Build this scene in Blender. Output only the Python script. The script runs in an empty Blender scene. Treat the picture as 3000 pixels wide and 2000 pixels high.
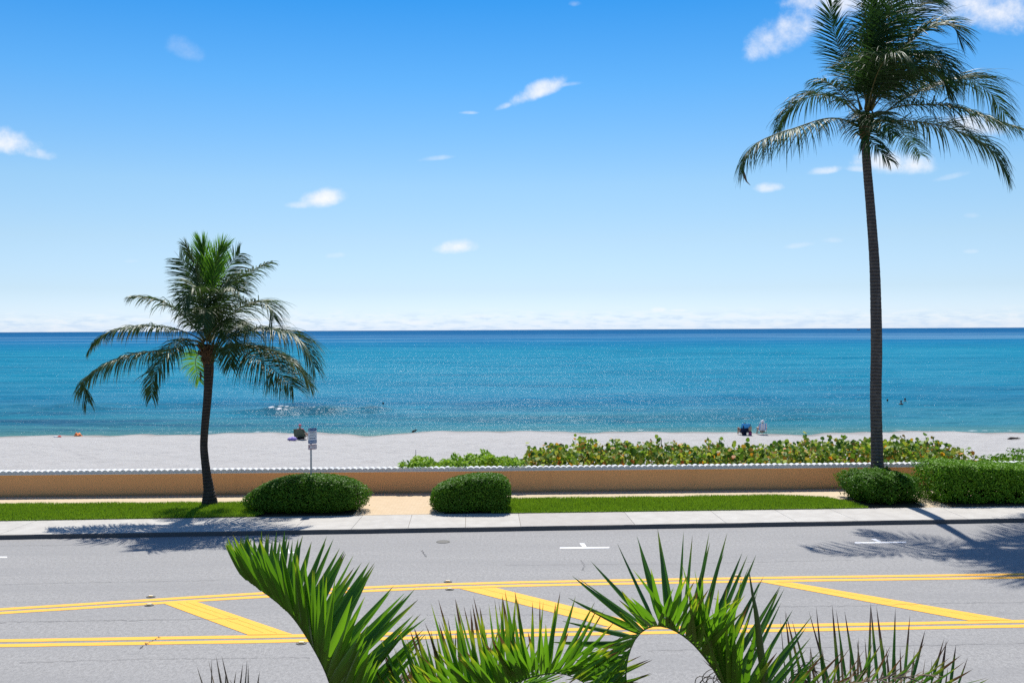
import bpy, math, random
import numpy as np
from mathutils import Vector, Matrix

SC = bpy.context.scene
COL = SC.collection
R_ = math.radians
rng = np.random.default_rng(7)
random.seed(7)

# ------------------------------------------------------------------ camera
F, CH = 3000.0, 5.1            # focal length in photo pixels, eye height above the road
ROLL = math.atan(14.0 / 3000.0)
CR = np.array([math.cos(ROLL), 0, -math.sin(ROLL)])
CU = np.array([math.sin(ROLL), 0, math.cos(ROLL)])
CF = np.array([0, 1.0, 0])
CAM = np.array([0, 0, CH])

def ray(px, py):
    return CR * ((px - 1500) / F) + CF + CU * (-(py - 966) / F)
def P(px, py, y):               # world point seen at photo pixel px,py at distance y
    return CAM + ray(px, py) * y
def G(px, py, z=0.0):           # world point where that ray meets the level z
    d = ray(px, py)
    return CAM + d * ((z - CH) / d[2])

cd = bpy.data.cameras.new('camera'); cam = bpy.data.objects.new('camera', cd); COL.objects.link(cam)
cd.sensor_width = 36; cd.lens = 36.0 * F / 3000; cd.shift_y = -34 / 3000
cd.clip_start = 0.1; cd.clip_end = 200000
m = Matrix.Identity(4)
for i in range(3):
    m[i][0] = CR[i]; m[i][1] = CU[i]; m[i][2] = -CF[i]; m[i][3] = CAM[i]
cam.matrix_world = m
SC.camera = cam

# ------------------------------------------------------------------ object helpers
def wloc(o):
    v = np.zeros(3)
    while o is not None:
        v += np.array(o.location); o = o.parent
    return v

def mk(name, verts, faces, mat, parent=None, loc=None, col=None, smooth=False, mats=None, fmat=None):
    """one mesh object; verts in world coordinates"""
    verts = np.asarray(verts, dtype=np.float64).reshape(-1, 3)
    o_ = wloc(parent) if parent is not None else (np.array(loc, float) if loc is not None else np.zeros(3))
    v = verts - o_
    me = bpy.data.meshes.new(name)
    if isinstance(faces, np.ndarray):
        k = faces.shape[1]; n = len(faces)
        me.vertices.add(len(v)); me.vertices.foreach_set('co', v.astype(np.float32).ravel())
        me.loops.add(n * k); me.loops.foreach_set('vertex_index', faces.astype(np.int32).ravel())
        me.polygons.add(n); me.polygons.foreach_set('loop_start', np.arange(0, n * k, k, dtype=np.int32))
        me.polygons.foreach_set('loop_total', np.full(n, k, dtype=np.int32))
        me.update(calc_edges=True); me.validate()
    else:
        me.from_pydata([tuple(a) for a in v], [], [tuple(int(i) for i in f) for f in faces])
        me.update()
    for mm in (mats or [mat]):
        me.materials.append(mm)
    if fmat is not None:
        me.polygons.foreach_set('material_index', np.asarray(fmat, dtype=np.int32))
    if smooth:
        me.polygons.foreach_set('use_smooth', np.ones(len(me.polygons), dtype=bool))
    if col is not None:
        at = me.color_attributes.new('tint', 'FLOAT_COLOR', 'POINT')
        at.data.foreach_set('color', np.asarray(col, dtype=np.float32).ravel())
    o = bpy.data.objects.new(name, me); COL.objects.link(o)
    if parent is not None:
        o.parent = parent
    elif loc is not None:
        o.location = loc
    return o

def tag(o, label=None, cat=None, group=None, kind=None):
    if label: o['label'] = label
    if cat: o['category'] = cat
    if group: o['group'] = group
    if kind: o['kind'] = kind
    return o

def thing(name, loc, label, cat, group=None):
    o = bpy.data.objects.new(name, None); COL.objects.link(o)
    o.location = [float(a) for a in loc]; o.empty_display_size = 0.2
    return tag(o, label, cat, group)

class MB:
    """collects simple shapes into one mesh"""
    def __init__(s): s.v = []; s.f = []; s.c = []
    def add(s, v, f, c=(0, 0, 0, 1)):
        b = len(s.v); s.v += [tuple(a) for a in v]; s.f += [tuple(i + b for i in q) for q in f]; s.c += [c] * len(v)
    def box(s, c, d, rot=None, col=(0, 0, 0, 1), bev=0.0):
        hx, hy, hz = d[0] / 2, d[1] / 2, d[2] / 2
        pts = []
        if bev > 0:
            b = bev
            for z, i in ((-hz, b), (-hz + b, 0), (hz - b, 0), (hz, b)):
                x, y = hx - i, hy - i
                pts += [(-x, -y, z), (x, -y, z), (x, y, z), (-x, y, z)]
            f = [(3, 2, 1, 0), (12, 13, 14, 15)]
            for r in range(3):
                for k in range(4):
                    f.append((r * 4 + k, r * 4 + (k + 1) % 4, r * 4 + 4 + (k + 1) % 4, r * 4 + 4 + k))
        else:
            pts = [(-hx, -hy, -hz), (hx, -hy, -hz), (hx, hy, -hz), (-hx, hy, -hz), (-hx, -hy, hz), (hx, -hy, hz), (hx, hy, hz), (-hx, hy, hz)]
            f = [(3, 2, 1, 0), (4, 5, 6, 7), (0, 1, 5, 4), (1, 2, 6, 5), (2, 3, 7, 6), (3, 0, 4, 7)]
        M = rot if rot is not None else Matrix.Identity(3)
        s.add([tuple(M @ Vector(p) + Vector([float(a) for a in c])) for p in pts], f, col)
    def tube(s, pts, r, n=8, col=(0, 0, 0, 1), cap=True):
        pts = [np.asarray(p, float) for p in pts]
        rs = r if hasattr(r, '__len__') else [r] * len(pts)
        T = [pts[min(i + 1, len(pts) - 1)] - pts[max(i - 1, 0)] for i in range(len(pts))]
        T = [t / (np.linalg.norm(t) + 1e-9) for t in T]
        a = np.array([0, 0, 1.0]) if abs(T[0][2]) < 0.9 else np.array([1.0, 0, 0])
        v = []
        for p, t, q in zip(pts, T, rs):
            u = a - t * a.dot(t); u /= np.linalg.norm(u); a = u; w = np.cross(t, u)
            for k in range(n):
                th = 2 * math.pi * k / n
                v.append(p + (u * math.cos(th) + w * math.sin(th)) * q)
        f = []
        for i in range(len(pts) - 1):
            for k in range(n):
                f.append((i * n + k, i * n + (k + 1) % n, (i + 1) * n + (k + 1) % n, (i + 1) * n + k))
        if cap:
            f.append(tuple(range(n - 1, -1, -1))); f.append(tuple(range((len(pts) - 1) * n, len(pts) * n)))
        s.add(v, f, col)
    def build(s, name, mat, parent=None, loc=None, smooth=False, col=False):
        return mk(name, s.v, s.f, mat, parent, loc, s.c if col else None, smooth)

def catmull(pts, n):
    pts = np.array(pts, float)
    q = np.vstack([2 * pts[0] - pts[1], pts, 2 * pts[-1] - pts[-2]])
    out = []
    seg = len(pts) - 1
    for i in range(seg):
        p0, p1, p2, p3 = q[i:i + 4]
        for t in np.linspace(0, 1, 24, endpoint=False):
            out.append(0.5 * (2 * p1 + (p2 - p0) * t + (2 * p0 - 5 * p1 + 4 * p2 - p3) * t * t + (3 * p1 - p0 - 3 * p2 + p3) * t ** 3))
    out.append(pts[-1]); out = np.array(out)
    d = np.concatenate([[0], np.cumsum(np.linalg.norm(np.diff(out, axis=0), axis=1))])
    s = np.linspace(0, d[-1], n)
    return np.stack([np.interp(s, d, out[:, k]) for k in range(3)], 1)

def nrm(a):
    a = np.asarray(a, float)
    return a / (np.linalg.norm(a, axis=-1, keepdims=True) + 1e-9)

# ------------------------------------------------------------------ materials
class NT:
    def __init__(s, name):
        s.m = bpy.data.materials.new(name); s.m.use_nodes = True
        s.t = s.m.node_tree; s.t.nodes.clear()
        s.out = s.t.nodes.new('ShaderNodeOutputMaterial')
    def n(s, typ, **kw):
        nd = s.t.nodes.new('ShaderNode' + typ)
        for k, v in kw.items():
            if k.startswith('i_'):
                nd.inputs[k[2:].replace('_', ' ')].default_value = v
            else:
                setattr(nd, k, v)
        return nd
    def l(s, a, b): s.t.links.new(a, b)
    def math(s, op, a, b=None, clamp=False):
        nd = s.t.nodes.new('ShaderNodeMath'); nd.operation = op; nd.use_clamp = clamp
        for i, x in enumerate((a, b)):
            if x is None: continue
            if isinstance(x, (int, float)): nd.inputs[i].default_value = x
            else: s.l(x, nd.inputs[i])
        return nd.outputs[0]
    def mix(s, f, a, b, mode='MIX'):
        nd = s.t.nodes.new('ShaderNodeMix'); nd.data_type = 'RGBA'; nd.blend_type = mode
        for i, x in ((0, f), (6, a), (7, b)):
            if isinstance(x, (int, float)): nd.inputs[i].default_value = x
            elif isinstance(x, tuple): nd.inputs[i].default_value = (*x, 1) if len(x) == 3 else x
            else: s.l(x, nd.inputs[i])
        return nd.outputs[2]
    def ramp(s, f, stops, interp='LINEAR'):
        nd = s.t.nodes.new('ShaderNodeValToRGB'); cr = nd.color_ramp; cr.interpolation = interp
        while len(cr.elements) < len(stops): cr.elements.new(0.5)
        for e, (p, c) in zip(cr.elements, stops):
            e.position = p; e.color = (*c, 1) if hasattr(c, '__len__') else (c, c, c, 1)
        s.l(f, nd.inputs[0]); return nd.outputs[0]
    def step(s, f, a, b):
        nd = s.t.nodes.new('ShaderNodeMapRange'); nd.interpolation_type = 'SMOOTHSTEP'
        s.l(f, nd.inputs[0]); nd.inputs[1].default_value = a; nd.inputs[2].default_value = b
        return nd.outputs[0]
    def noise(s, scale, detail=3, rough=0.5, vec=None, dim='3D', dist=0.0):
        nd = s.n('TexNoise'); nd.inputs['Scale'].default_value = scale; nd.inputs['Detail'].default_value = detail
        nd.inputs['Roughness'].default_value = rough; nd.inputs['Distortion'].default_value = dist
        if vec is not None: s.l(vec, nd.inputs['Vector'])
        return nd.outputs['Fac']
    def pos(s, scale=(1, 1, 1), offset=(0, 0, 0)):
        g = s.n('NewGeometry'); mp = s.n('Mapping'); mp.inputs['Scale'].default_value = scale
        mp.inputs['Location'].default_value = offset
        s.l(g.outputs['Position'], mp.inputs['Vector']); return mp.outputs[0]
    def bump(s, h, strength, dist):
        b = s.n('Bump'); b.inputs['Strength'].default_value = strength; b.inputs['Distance'].default_value = dist
        s.l(h, b.inputs['Height']); return b.outputs[0]
    def principled(s, color, rough=0.6, spec=0.5, normal=None, metal=0.0):
        p = s.n('BsdfPrincipled')
        if isinstance(color, tuple): p.inputs['Base Color'].default_value = (*color, 1)
        else: s.l(color, p.inputs['Base Color'])
        if isinstance(rough, (int, float)): p.inputs['Roughness'].default_value = rough
        else: s.l(rough, p.inputs['Roughness'])
        p.inputs['Specular IOR Level'].default_value = spec
        p.inputs['Metallic'].default_value = metal
        if normal is not None: s.l(normal, p.inputs['Normal'])
        return p.outputs[0]
    def done(s, sh):
        s.l(sh, s.out.inputs['Surface']); return s.m

def plain(name, c, rough=0.6, var=0.15, scale=12, spec=0.4, metal=0.0):
    t = NT(name)
    n = t.noise(scale, 4, 0.6, t.pos())
    a = tuple(x * (1 - var) for x in c); b = tuple(min(1, x * (1 + var)) for x in c)
    return t.done(t.principled(t.mix(n, a, b), rough, spec, t.bump(n, 0.15, 0.01), metal))

def leaf_mat(name, g1, g2, yellow, brown, trans=0.35, rough=0.42, spec=0.5, stripe=False):
    """tint attribute: r random per leaf, g position along the leaf, b dryness, a random"""
    t = NT(name)
    a = t.n('Attribute', attribute_name='tint'); sep = t.n('SeparateColor'); t.l(a.outputs['Color'], sep.inputs[0])
    r, g, b = sep.outputs[0], sep.outputs[1], sep.outputs[2]
    nz = t.noise(9, 3, 0.6, t.pos())
    c = t.mix(t.math('ADD', t.math('MULTIPLY', r, 0.7), t.math('MULTIPLY', nz, 0.3)), g1, g2)
    # yellowing towards the tip, then burnt brown tip; b moves both back along the leaf
    pos = t.math('ADD', t.math('ADD', g, t.math('MULTIPLY', t.math('SUBTRACT', nz, 0.5), 0.25)), b)
    c = t.mix(t.math('MULTIPLY', t.step(pos, 0.82, 1.06), 0.65), c, yellow)
    c = t.mix(t.step(pos, 1.0, 1.14), c, brown)
    d = t.principled(c, rough, spec)
    tr = t.n('BsdfTranslucent'); t.l(t.mix(0.5, c, t.mix(1.0, c, (1.5, 1.6, 0.5), 'MULTIPLY')), tr.inputs['Color'])
    mx = t.n('MixShader'); mx.inputs[0].default_value = trans
    t.l(d, mx.inputs[1]); t.l(tr.outputs[0], mx.inputs[2])
    return t.done(mx.outputs[0])

M = {}
# --- asphalt
t = NT('asphalt'); p = t.pos()
agg = t.math('ADD', t.math('MULTIPLY', t.noise(48, 2, 0.7, p), 0.55), t.math('MULTIPLY', t.noise(17, 3, 0.75, t.pos((1, 0.6, 1))), 0.45)); mid = t.noise(5, 4, 0.7, p); big = t.noise(1.0, 4, 0.6, t.pos((0.12, 1.1, 1)))
blot = t.noise(0.9, 4, 0.65, t.pos((0.5, 1.0, 1), (7, 3, 0)))
c = t.mix(t.step(agg, 0.36, 0.64), (0.190, 0.186, 0.182), (0.325, 0.318, 0.308))
c = t.mix(t.math('MULTIPLY', t.step(big, 0.38, 0.66), 0.45), c, (0.215, 0.212, 0.21))
c = t.mix(t.math('MULTIPLY', t.step(blot, 0.60, 0.76), 0.28), c, (0.17, 0.17, 0.175))
c = t.mix(t.math('MULTIPLY', t.step(mid, 0.5, 0.75), 0.25), c, (0.34, 0.335, 0.33))
M['asphalt'] = t.done(t.principled(c, 0.85, 0.3, t.bump(agg, 0.5, 0.006)))
# --- concrete of pavement, tint.r = slab variation
t = NT('concrete'); p = t.pos()
a = t.n('Attribute', attribute_name='tint'); sep = t.n('SeparateColor'); t.l(a.outputs['Color'], sep.inputs[0])
n1 = t.noise(3.0, 5, 0.65, p); n2 = t.noise(60, 2, 0.6, p)
c = t.mix(t.step(n1, 0.3, 0.75), (0.40, 0.38, 0.345), (0.48, 0.46, 0.42))
c = t.mix(t.math('MULTIPLY', sep.outputs[0], 0.45), c, (0.30, 0.27, 0.25))
c = t.mix(t.math('MULTIPLY', t.step(n2, 0.55, 0.8), 0.25), c, (0.34, 0.33, 0.31))
M['concrete'] = t.done(t.principled(c, 0.85, 0.3, t.bump(n2, 0.3, 0.004)))
M['kerb'] = plain('kerb_concrete', (0.10, 0.095, 0.09), 0.9, 0.35, 20, 0.25)
M['joint'] = plain('joint_dirt', (0.09, 0.085, 0.075), 0.95, 0.3, 20, 0.1)
# --- tan paths
t = NT('path_pavers'); br = t.n('TexBrick'); t.l(t.pos(), br.inputs['Vector'])
br.inputs['Color1'].default_value = (0.50, 0.375, 0.235, 1); br.inputs['Color2'].default_value = (0.56, 0.43, 0.28, 1)
br.inputs['Mortar'].default_value = (0.42, 0.31, 0.19, 1); br.inputs['Scale'].default_value = 1
br.inputs['Brick Width'].default_value = 0.2; br.inputs['Row Height'].default_value = 0.1; br.inputs['Mortar Size'].default_value = 0.006
n1 = t.noise(2, 4, 0.6, t.pos())
c = t.mix(t.math('MULTIPLY', n1, 0.35), br.outputs['Color'], (0.55, 0.42, 0.27))
M['pavers'] = t.done(t.principled(c, 0.85, 0.25, t.bump(br.outputs['Fac'], 0.3, -0.004)))
t = NT('path_concrete'); n1 = t.noise(1.5, 5, 0.65, t.pos()); n2 = t.noise(40, 2, 0.6, t.pos())
c = t.mix(n1, (0.47, 0.375, 0.25), (0.57, 0.465, 0.325)); c = t.mix(t.math('MULTIPLY', n2, 0.25), c, (0.48, 0.37, 0.24))
M['tanpath'] = t.done(t.principled(c, 0.85, 0.25, t.bump(n2, 0.3, 0.004)))
# --- sand
t = NT('beach_sand'); n1 = t.noise(0.8, 5, 0.65, t.pos((0.5, 1, 1))); n2 = t.noise(6, 5, 0.7, t.pos((0.6, 1.0, 1))); n3 = t.noise(2.2, 4, 0.7, t.pos((0.6, 1.6, 1), (3, 1, 0)))
c = t.mix(n1, (0.345, 0.337, 0.326), (0.42, 0.411, 0.400))
c = t.mix(t.math('MULTIPLY', t.step(n2, 0.52, 0.78), 0.5), c, (0.22, 0.21, 0.20))
c = t.mix(t.math('MULTIPLY', t.step(n3, 0.66, 0.76), 0.6), c, (0.12, 0.10, 0.08))
n4 = t.noise(14, 3, 0.7, t.pos((0.5, 0.8, 1)))
c = t.mix(t.math('MULTIPLY', t.step(n4, 0.56, 0.74), 0.35), c, (0.20, 0.19, 0.185))
szz = t.n('SeparateXYZ'); t.l(t.n('NewGeometry').outputs['Position'], szz.inputs[0])
c = t.mix(t.math('MULTIPLY', t.step(t.math('ADD', szz.outputs[2], t.math('MULTIPLY', n1, 0.06)), -2.80, -2.88), 0.75), c, (0.15, 0.135, 0.12))
hh = t.math('ADD', n2, t.math('MULTIPLY', n3, 0.8))
M['sand'] = t.done(t.principled(c, 0.95, 0.15, t.bump(hh, 0.8, 0.12)))
M['soil'] = plain('soil', (0.10, 0.075, 0.045), 0.95, 0.4, 18, 0.1)
M['turf'] = plain('turf_soil', (0.045, 0.085, 0.012), 0.95, 0.4, 30, 0.1)
# --- wall stucco and coping
t = NT('orange_stucco'); n1 = t.noise(0.8, 5, 0.65, t.pos((0.6, 1, 1.3))); n2 = t.noise(70, 2, 0.6, t.pos())
sx = t.n('SeparateXYZ'); t.l(t.n('NewGeometry').outputs['Position'], sx.inputs[0])
c = t.mix(n1, (0.84, 0.40, 0.155), (0.92, 0.46, 0.195))
foot_tone = t.math('MULTIPLY', t.step(t.math('ADD', sx.outputs[2], t.math('MULTIPLY', n1, -0.12)), 0.17, 0.05), 0.55)  # colour darkens unevenly towards the foot of the wall
c = t.mix(foot_tone, c, (0.20, 0.13, 0.08))
st_ = t.noise(1.0, 4, 0.65, t.pos((2.2, 1, 0.12)))
c = t.mix(t.math('MULTIPLY', t.step(st_, 0.55, 0.75), 0.22), c, (0.50, 0.24, 0.10))
M['stucco'] = t.done(t.principled(c, 0.9, 0.2, t.bump(n2, 0.15, 0.004)))
t = NT('white_glazed_tile'); n1 = t.noise(4, 5, 0.65, t.pos())
M['tile'] = t.done(t.principled(t.mix(n1, (0.52, 0.53, 0.54), (0.68, 0.68, 0.68)), 0.5, 0.5))
# --- paint
def paint(name, c1, c2, worn):
    t = NT(name); n1 = t.noise(3, 4, 0.6, t.pos()); n2 = t.noise(60, 3, 0.7, t.pos())
    n3 = t.noise(1.6, 5, 0.75, t.pos((1, 2.2, 1)))
    c = t.mix(n1, c1, c2)
    c = t.mix(t.math('MULTIPLY', t.step(n2, 0.60, 0.75), 0.45), c, worn)
    c = t.mix(t.math('MULTIPLY', t.step(n3, 0.56, 0.74), 0.35), c, worn)
    return t.done(t.principled(c, 0.7, 0.3, t.bump(n2, 0.3, 0.004)))
M['yellow'] = paint('yellow_road_paint', (0.78, 0.375, 0.024), (0.84, 0.43, 0.04), (0.55, 0.26, 0.04))
M['whitepaint'] = paint('white_road_paint', (0.74, 0.74, 0.74), (0.82, 0.82, 0.82), (0.5, 0.5, 0.5))
M['crack'] = plain('crack_filler', (0.07, 0.07, 0.075), 0.9, 0.2, 30, 0.2)
M['crackpaint'] = plain('cracked_paint_edge', (0.36, 0.22, 0.04), 0.9, 0.2, 30, 0.2)
M['iron'] = plain('cast_iron', (0.12, 0.115, 0.10), 0.7, 0.3, 40, 0.4)
M['steel'] = plain('galvanised_steel', (0.42, 0.42, 0.42), 0.45, 0.15, 40, 0.5, 0.6)
M['amber'] = plain('amber_reflector', (0.80, 0.42, 0.05), 0.25, 0.1, 30, 0.6)
M['cream'] = plain('cream_ceramic', (0.75, 0.66, 0.45), 0.4, 0.1, 30, 0.6)
# --- palm trunk
def trunk_mat(name, a_, b_, rings):
    t = NT(name); w = t.n('TexWave'); w.bands_direction = 'Z'
    w.inputs['Scale'].default_value = rings; w.inputs['Distortion'].default_value = 2.5; w.inputs['Detail'].default_value = 3
    w.inputs['Detail Scale'].default_value = 1.5
    t.l(t.pos(), w.inputs['Vector']); n = t.noise(8, 5, 0.7, t.pos((1, 1, 0.35))); n2 = t.noise(30, 3, 0.7, t.pos((1, 1, 0.3)))
    c = t.mix(t.math('MULTIPLY', w.outputs['Fac'], 0.75), a_, b_)
    c = t.mix(t.math('MULTIPLY', t.step(n, 0.45, 0.8), 0.6), c, tuple(x * 1.5 for x in b_))
    h = t.math('ADD', w.outputs['Fac'], t.math('MULTIPLY', n2, 0.7))
    return t.done(t.principled(c, 0.9, 0.2, t.bump(h, 0.7, 0.02)))
M['trunk'] = trunk_mat('palm_trunk_grey', (0.06, 0.05, 0.045), (0.145, 0.125, 0.11), 3.0)
M['trunk2'] = trunk_mat('palm_trunk_dark', (0.035, 0.028, 0.024), (0.085, 0.068, 0.056), 3.4)
M['fibre'] = plain('palm_fibre', (0.12, 0.07, 0.04), 0.95, 0.5, 25, 0.1)
M['rachis'] = plain('frond_stalk', (0.11, 0.10, 0.03), 0.6, 0.3, 10, 0.2)
M['rachis_g'] = plain('frond_stalk_green', (0.10, 0.14, 0.03), 0.5, 0.3, 10, 0.4)
M['rachis_d'] = plain('frond_stalk_dry', (0.20, 0.13, 0.08), 0.8, 0.3, 10, 0.2)
M['palm'] = leaf_mat('palm_leaf', (0.014, 0.046, 0.012), (0.042, 0.095, 0.020), (0.17, 0.16, 0.04), (0.26, 0.18, 0.12), 0.24, 0.45, 0.22)
M['palm_olive'] = leaf_mat('palm_leaf_olive', (0.024, 0.060, 0.014), (0.070, 0.120, 0.026), (0.20, 0.18, 0.06), (0.34, 0.26, 0.19), 0.26, 0.42, 0.3)
M['palm_new'] = leaf_mat('palm_leaf_young', (0.08, 0.21, 0.02), (0.16, 0.33, 0.03), (0.30, 0.36, 0.05), (0.2, 0.16, 0.08), 0.4, 0.4)
M['palm_dry'] = leaf_mat('palm_leaf_dry', (0.16, 0.115, 0.075), (0.26, 0.20, 0.14), (0.30, 0.22, 0.14), (0.14, 0.09, 0.06), 0.2, 0.7, 0.2)
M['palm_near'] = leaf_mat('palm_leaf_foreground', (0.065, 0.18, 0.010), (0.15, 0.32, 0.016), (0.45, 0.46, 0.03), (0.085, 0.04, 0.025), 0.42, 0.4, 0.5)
M['palm_dark'] = leaf_mat('palm_leaf_dark_green', (0.03, 0.10, 0.014), (0.07, 0.18, 0.018), (0.25, 0.27, 0.03), (0.085, 0.045, 0.03), 0.38, 0.4, 0.5)  # deeper green leaflets of the right foreground palm
M['hedge'] = leaf_mat('hedge_leaf', (0.035, 0.098, 0.008), (0.115, 0.255, 0.016), (0.18, 0.30, 0.03), (0.05, 0.04, 0.02), 0.26, 0.5, 0.15)
M['hedge_b'] = leaf_mat('hedge_leaf_bright', (0.045, 0.125, 0.008), (0.20, 0.40, 0.018), (0.30, 0.45, 0.03), (0.06, 0.05, 0.02), 0.2, 0.5, 0.15)
M['creeper'] = leaf_mat('creeper_leaf', (0.12, 0.26, 0.016), (0.32, 0.48, 0.05), (0.40, 0.46, 0.09), (0.2, 0.14, 0.05), 0.35, 0.55, 0.15)
M['twig'] = plain('twig_wood', (0.035, 0.026, 0.016), 0.95, 0.4, 30, 0.1)
M['core'] = plain('hedge_inner_twigs', (0.012, 0.016, 0.006), 0.95, 0.5, 30, 0.05)
M['grass'] = leaf_mat('grass_blade', (0.135, 0.25, 0.014), (0.26, 0.40, 0.028), (0.30, 0.40, 0.05), (0.18, 0.2, 0.05), 0.35, 0.5, 0.3)
# sea grape: tint.r picks the colour of the round leaf
t = NT('sea_grape_leaf'); a = t.n('Attribute', attribute_name='tint'); sep = t.n('SeparateColor'); t.l(a.outputs['Color'], sep.inputs[0])
c = t.ramp(sep.outputs[0], [(0.0, (0.05, 0.12, 0.018)), (0.38, (0.13, 0.24, 0.03)), (0.62, (0.28, 0.36, 0.06)), (0.84, (0.40, 0.42, 0.08)), (0.90, (0.22, 0.13, 0.05)), (0.96, (0.60, 0.34, 0.04)), (1.0, (0.48, 0.16, 0.04))])
d = t.principled(c, 0.5, 0.2); tr = t.n('BsdfTranslucent'); t.l(t.mix(1.0, c, (1.3, 1.4, 0.6), 'MULTIPLY'), tr.inputs['Color'])
mx = t.n('MixShader'); mx.inputs[0].default_value = 0.35; t.l(d, mx.inputs[1]); t.l(tr.outputs[0], mx.inputs[2])
M['seagrape'] = t.done(mx.outputs[0])

# --- sea water: body colour follows the depth of the sea bed (distance from shore), gloss is real, ripple shading and breaker glints are also painted in
t = NT('sea_water'); g = t.n('NewGeometry'); sx = t.n('SeparateXYZ'); t.l(g.outputs['Position'], sx.inputs[0])
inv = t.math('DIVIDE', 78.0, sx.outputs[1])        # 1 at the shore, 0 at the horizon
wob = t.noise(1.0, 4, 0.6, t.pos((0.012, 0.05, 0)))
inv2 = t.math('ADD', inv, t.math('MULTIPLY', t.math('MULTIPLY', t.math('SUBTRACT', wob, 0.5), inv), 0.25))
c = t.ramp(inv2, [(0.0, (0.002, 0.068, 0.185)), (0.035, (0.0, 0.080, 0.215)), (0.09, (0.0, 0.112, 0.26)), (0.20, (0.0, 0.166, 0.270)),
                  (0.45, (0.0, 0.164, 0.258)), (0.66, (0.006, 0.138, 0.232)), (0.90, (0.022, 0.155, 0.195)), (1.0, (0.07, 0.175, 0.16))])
# seaweed and sandbar streaks
st = t.noise(1.0, 6, 0.68, t.pos((0.030, 0.22, 0), (4, 0, 0)))
nearb = t.math('MULTIPLY', t.step(inv, 0.60, 0.74), t.step(inv, 0.99, 0.90))
leftw = t.math('ADD', 0.45, t.math('MULTIPLY', t.step(sx.outputs[0], 6.0, -14.0), 0.55))
c = t.mix(t.math('MULTIPLY', t.math('MULTIPLY', t.math('MULTIPLY', t.step(st, 0.46, 0.64), nearb), leftw), 0.72), c, (0.012, 0.055, 0.115))
# light and shade of ripples painted into the colour, shows at every distance
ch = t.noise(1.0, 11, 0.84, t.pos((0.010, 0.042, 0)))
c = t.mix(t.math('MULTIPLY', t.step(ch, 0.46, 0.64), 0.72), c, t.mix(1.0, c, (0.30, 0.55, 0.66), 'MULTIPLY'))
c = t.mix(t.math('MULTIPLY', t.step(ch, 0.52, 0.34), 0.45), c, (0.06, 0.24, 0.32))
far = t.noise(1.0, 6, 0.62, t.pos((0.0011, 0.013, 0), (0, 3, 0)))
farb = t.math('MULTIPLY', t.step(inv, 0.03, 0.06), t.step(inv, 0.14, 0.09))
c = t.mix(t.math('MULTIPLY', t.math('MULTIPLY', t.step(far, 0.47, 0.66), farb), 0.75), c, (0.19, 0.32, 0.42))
# tint.r = foam of the wash, with white glints painted on breaker crests
at_ = t.n('Attribute', attribute_name='tint'); sp_ = t.n('SeparateColor'); t.l(at_.outputs['Color'], sp_.inputs[0])
fn = t.noise(1.0, 5, 0.7, t.pos((1.3, 2.6, 0)))
foam_glint = t.step(t.math('ADD', fn, t.math('MULTIPLY', sp_.outputs[0], 0.42)), 0.80, 0.90)
c = t.mix(t.math('MULTIPLY', sp_.outputs[1], 0.8), c, (0.012, 0.045, 0.06))  # shade on the breakers' front faces put into the colour
c = t.mix(foam_glint, c, (0.62, 0.64, 0.65))
h1 = t.noise(1.0, 3, 0.6, t.pos((0.55, 1.3, 0))); h2 = t.noise(1.0, 3, 0.65, t.pos((2.2, 4.0, 0))); h3 = t.noise(1.0, 2, 0.6, t.pos((0.16, 0.40, 0)))
hh = t.math('ADD', t.math('ADD', t.math('MULTIPLY', h1, 0.50), t.math('MULTIPLY', h2, 0.22)), t.math('MULTIPLY', h3, 1.1))
nb = t.bump(hh, 1.0, 0.56)
df = t.n('BsdfDiffuse'); t.l(c, df.inputs['Color']); t.l(nb, df.inputs['Normal'])
gl = t.n('BsdfGlossy'); gl.inputs['Roughness'].default_value = 0.13; gl.inputs['Color'].default_value = (0.9, 0.95, 1, 1); t.l(nb, gl.inputs['Normal'])
lw = t.n('Fresnel'); lw.inputs['IOR'].default_value = 1.33; t.l(nb, lw.inputs['Normal'])
fr = t.math('MULTIPLY', t.math('MINIMUM', t.math('MULTIPLY', lw.outputs[0], 0.6), 0.17), t.math('ADD', 0.25, t.math('MULTIPLY', t.step(inv, 0.0, 0.5), 0.75)))
mx = t.n('MixShader'); t.l(fr, mx.inputs[0]); t.l(df.outputs[0], mx.inputs[1]); t.l(gl.outputs[0], mx.inputs[2])
M['sea'] = t.done(mx.outputs[0])

def cloth(name, c, rough=0.8): M[name] = plain(name, c, rough, 0.15, 20, 0.2)
cloth('navy_fabric', (0.012, 0.025, 0.07)); cloth('blue_fabric', (0.05, 0.30, 0.68)); cloth('white_fabric', (0.75, 0.75, 0.76))
cloth('olive_fabric', (0.10, 0.13, 0.09)); cloth('black_fabric', (0.012, 0.012, 0.015)); cloth('pink_fabric', (0.55, 0.16, 0.24))
cloth('straw_fabric', (0.40, 0.31, 0.22)); cloth('purple_fabric', (0.36, 0.28, 0.62)); cloth('orange_fabric', (0.85, 0.27, 0.09)); cloth('red_fabric', (0.5, 0.08, 0.07))
cloth('skin', (0.42, 0.24, 0.16), 0.55); cloth('skin_tan', (0.24, 0.125, 0.08), 0.55); cloth('dark_hair', (0.012, 0.010, 0.010), 0.5); cloth('driftwood', (0.06, 0.045, 0.035))
cloth('hull_red', (0.30, 0.03, 0.03), 0.4); cloth('mauve_plastic', (0.30, 0.06, 0.17), 0.5); cloth('wine_fabric', (0.22, 0.03, 0.07))
M['signblue'] = plain('sign_blue', (0.012, 0.10, 0.28), 0.4, 0.05, 20, 0.5)
M['signwhite'] = plain('sign_white', (0.72, 0.73, 0.74), 0.4, 0.04, 20, 0.5)
M['signred'] = plain('sign_red', (0.38, 0.07, 0.07), 0.4, 0.05, 20, 0.5)
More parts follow.
